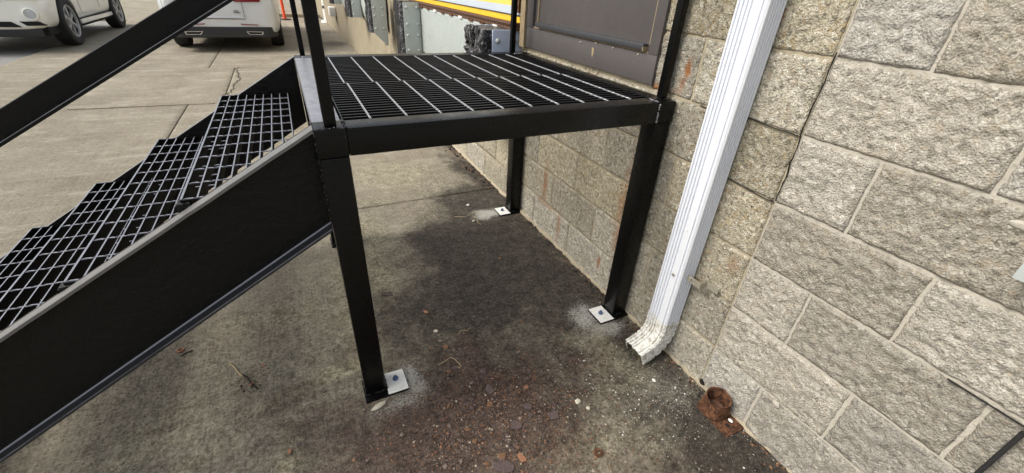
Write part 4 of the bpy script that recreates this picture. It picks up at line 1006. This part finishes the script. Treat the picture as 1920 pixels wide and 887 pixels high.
# ---- white SUV facing the camera
SX = -5.52; SY = 9.27
suv = thing('parked_suv', 'white sport utility vehicle at the left, its front bumper, fog lamp and two wheels showing', 'car', (SX, SY, 0))
b_ = car_body(1.90, 4.7, [(0, .88, .36, .80), (.03, .955, .33, .86), (.12, .99, .31, .95), (.40, 1, .30, 1.02), (1.2, 1, .32, 1.10), (2.4, 1, .33, 1.12), (3.8, 1, .33, 1.12), (4.5, .98, .34, 1.10), (4.66, .93, .36, 1.05), (4.7, .85, .40, .9)], 0, 0, 0)
cut = [cyl_x(-1.2, 1.2, .93, .385, .455), cyl_x(-1.2, 1.2, 3.83, .385, .455)]
link('body', subdiv_cut('body', b_, M_wcar, cut), suv)
u = MB(); u.box((-.86, .12, .24), (.86, 4.5, .50)); u.build('underbody', M_hole, suv)
fv = MB(); fv.box((-.80, .05, .22), (.80, .30, .345), ch=.02); fv.build('air_dam', M_trim, suv, True)
cabin(suv, 1.86, (1.25, 1.95, 4.1, 4.6), 1.09, 1.72, paint=M_wcar)
def onfront(mb, nm, m, parent): return mb.build(nm, m, parent, True)
Rf = Matrix.Rotation(math.pi/2, 4, 'X')
for sx_ in (1, -1):
    f_ = MB(); f_.lathe([(.098, -.06), (.094, .018), (.074, .026), (.066, .004)], 22, Matrix.Translation((sx_*.77, -.004, .555)) @ Rf); lamp = f_.build('fog_lamp', M_wcar, suv, True)
    f_ = MB(); f_.lathe([(.068, .004), (.05, .012), (0, .016)], 20, Matrix.Translation((sx_*.77, -.004, .555)) @ Rf)
    for q in range(5): f_.box((sx_*.77-.05+q*.024, -.026, .515), (sx_*.77-.040+q*.024, -.018, .595))
    f_.build('lens', M_lamp, lamp, True)
    s_ = MB(); s_.prism([(sx_*.60, .450), (sx_*.83, .450), (sx_*.89, .395), (sx_*.67, .390)], -.010, .08, 'y'); s_.build('lower_slot', M_hole, suv)
    h_ = MB(); h_.prism([(sx_*.55, .84), (sx_*.90, .86), (sx_*.90, .76), (sx_*.55, .745)], -.002, .10, 'y'); h_.build('headlight', M_lamp, suv)
s_ = MB(); s_.prism([(-.50, .445), (.50, .445), (.60, .370), (-.60, .370)], -.013, .05, 'y'); s_.build('lower_intake', M_hole, suv)
s_ = MB(); s_.prism([(-.52, .86), (.52, .86), (.50, .735), (-.50, .735)], -.014, .06, 'y'); gr = s_.build('grille', M_hole, suv)
for q in range(4):
    s_ = MB(); s_.box((-.50, -.018, .750+q*.028), (.50, -.0145, .758+q*.028)); s_.build('grille_bar', M_chrome, gr)
for sx_ in (1, -1):
    for y in (.93, 3.83): wheel(suv, sx_*.84, y, .385, sx_, 6)
    d_ = MB(); d_.box((sx_*.953-.002, 1.55, .50), (sx_*.953+.002, 1.556, 1.05)); d_.box((sx_*.953-.002, 2.65, .50), (sx_*.953+.002, 2.656, 1.05)); d_.build('door_seam', M_trim, suv)
    d_ = MB(); d_.box((sx_*.925-.02, 1.42, .30), (sx_*.925+.02, 3.36, .37), ch=.01); d_.build('side_sill', M_wcar, suv, True)
# ---- silver crossover seen from behind
CX, CY = -2.19, 9.10
cv = thing('parked_crossover', 'silver crossover parked tail toward the stairs, black lower bumper and exhaust trims showing', 'car', (CX, CY, 0))
b_ = car_body(1.87, 4.6, [(0, .74, .28, .90), (.03, .86, .26, .96), (.10, .93, .25, 1.02), (.26, .985, .26, 1.05), (.5, 1, .27, 1.06), (1.5, 1, .30, 1.04), (3.2, 1, .30, 1.00), (4.1, .99, .32, .92), (4.5, .92, .35, .85), (4.6, .80, .40, .75)], 0, 0, 0)
cut = [cyl_x(-1.2, 1.2, .90, .36, .42), cyl_x(-1.2, 1.2, 3.70, .36, .42)]
link('body', subdiv_cut('body', b_, M_scar, cut), cv)
u = MB(); u.box((-.80, .15, .22), (.80, 4.4, .5)); u.build('underbody', M_hole, cv)
cabin(cv, 1.82, (.12, .65, 3.0, 3.7), 1.02, 1.62, paint=M_scar)
l_ = MB(); l_.prism([(-.66, -.022), (.66, -.022), (.76, .02), (.82, .12), (.84, .30), (-.84, .30), (-.82, .12), (-.76, .02)], .238, .415, 'z'); lb = l_.build('lower_bumper', M_trim, cv)
bv = lb.modifiers.new('bev', 'BEVEL'); bv.width = .015; bv.segments = 2
l_ = MB(); l_.box((-.70, -.026, .262), (.70, -.0185, .272), ch=.002); l_.build('bumper_line', M_doorbar, cv)
for sx_ in (1, -1):
    e_ = MB(); P4 = [(sx_*.33+sx_*.0, .345), (sx_*.61, .340), (sx_*.59, .288), (sx_*.37, .292)]; P4 = [(x+sx_*.0, z) for x, z in P4]
    e_.prism(P4, -.030, -.019, 'y'); ex = e_.build('exhaust_trim', M_chrome, cv)
    e_ = MB(); cxm, czm = sum(p[0] for p in P4)/4, sum(p[1] for p in P4)/4
    e_.prism([(cxm+(x-cxm)*.86, czm+(z-czm)*.66) for x, z in P4], -.0325, -.020, 'y'); e_.build('exhaust_opening', M_hole, ex)
    r_ = MB(); r_.prism([(sx_*.26, .468), (sx_*.56, .455), (sx_*.54, .443), (sx_*.29, .450)], -.018, .07, 'y'); r_.build('reflector', M_redl, cv)
    r_ = MB(); r_.prism([(sx_*.20, .89), (sx_*.69, .89), (sx_*.65, .822), (sx_*.26, .812)], -.016, .06, 'y'); r_.build('tail_light', M_redl, cv)
    for y in (.90, 3.70): wheel(cv, sx_*.80, y, .36, sx_, 5)
    d_ = MB(); d_.box((sx_*.938-.002, 1.5, .40), (sx_*.938+.002, 1.506, 1.0)); d_.build('door_seam', M_trim, cv)
sm = MB(); sm.box((-.80, -.0150, .540), (.36, -.003, .5455)); sm.box((.36, -.0150, .545), (.364, -.003, .88)); sm.box((-.804, -.0150, .545), (-.80, -.003, .88)); sm.build('tailgate_seam', M_trim, cv)
sm = MB(); sm.box((-.70, -.030, .556), (.30, -.004, .58), ch=.006); sm.build('tailgate_step', M_scar, cv, True)
sm = MB(); sm.box((-.48, -.020, .69), (-.02, -.004, .83), ch=.004); pl = sm.build('license_plate_recess', M_scar, cv, True)
bd = MB()
for (x0_, x1_, z_) in [(.215, .29, .665), (.205, .31, .640)]:
    n_ = 6
    for q in range(n_):
        xa = x0_+(x1_-x0_)*q/n_; bd.box((xa, -.0165, z_), (xa+(x1_-x0_)/n_*.65, -.004, z_+.012))
bd.build('badge', M_trim, cv)
GROUPS = {'pebble': 'loose pebbles on the ground', 'rust_flake': 'rust flakes lying on the concrete', 'twig': 'twigs and straws on the concrete', 'washer': 'rusty washers on the ground',
          'traffic_delineator': 'orange delineators by the dock wall', 'dock_face_panel': 'dock face panels between bumpers', 'mortar_smear': 'mortar smears on the grey wall', 'block_wall': 'block wall sections'}
for o in S.objects:
    k_ = o.name.split('.')[0]
    if o.parent is None and k_ in GROUPS and 'group' not in o and 'label' in o: o['group'] = GROUPS[k_]
print('tris', sum(len(o.data.polygons) for o in bpy.data.objects if o.type == 'MESH'))
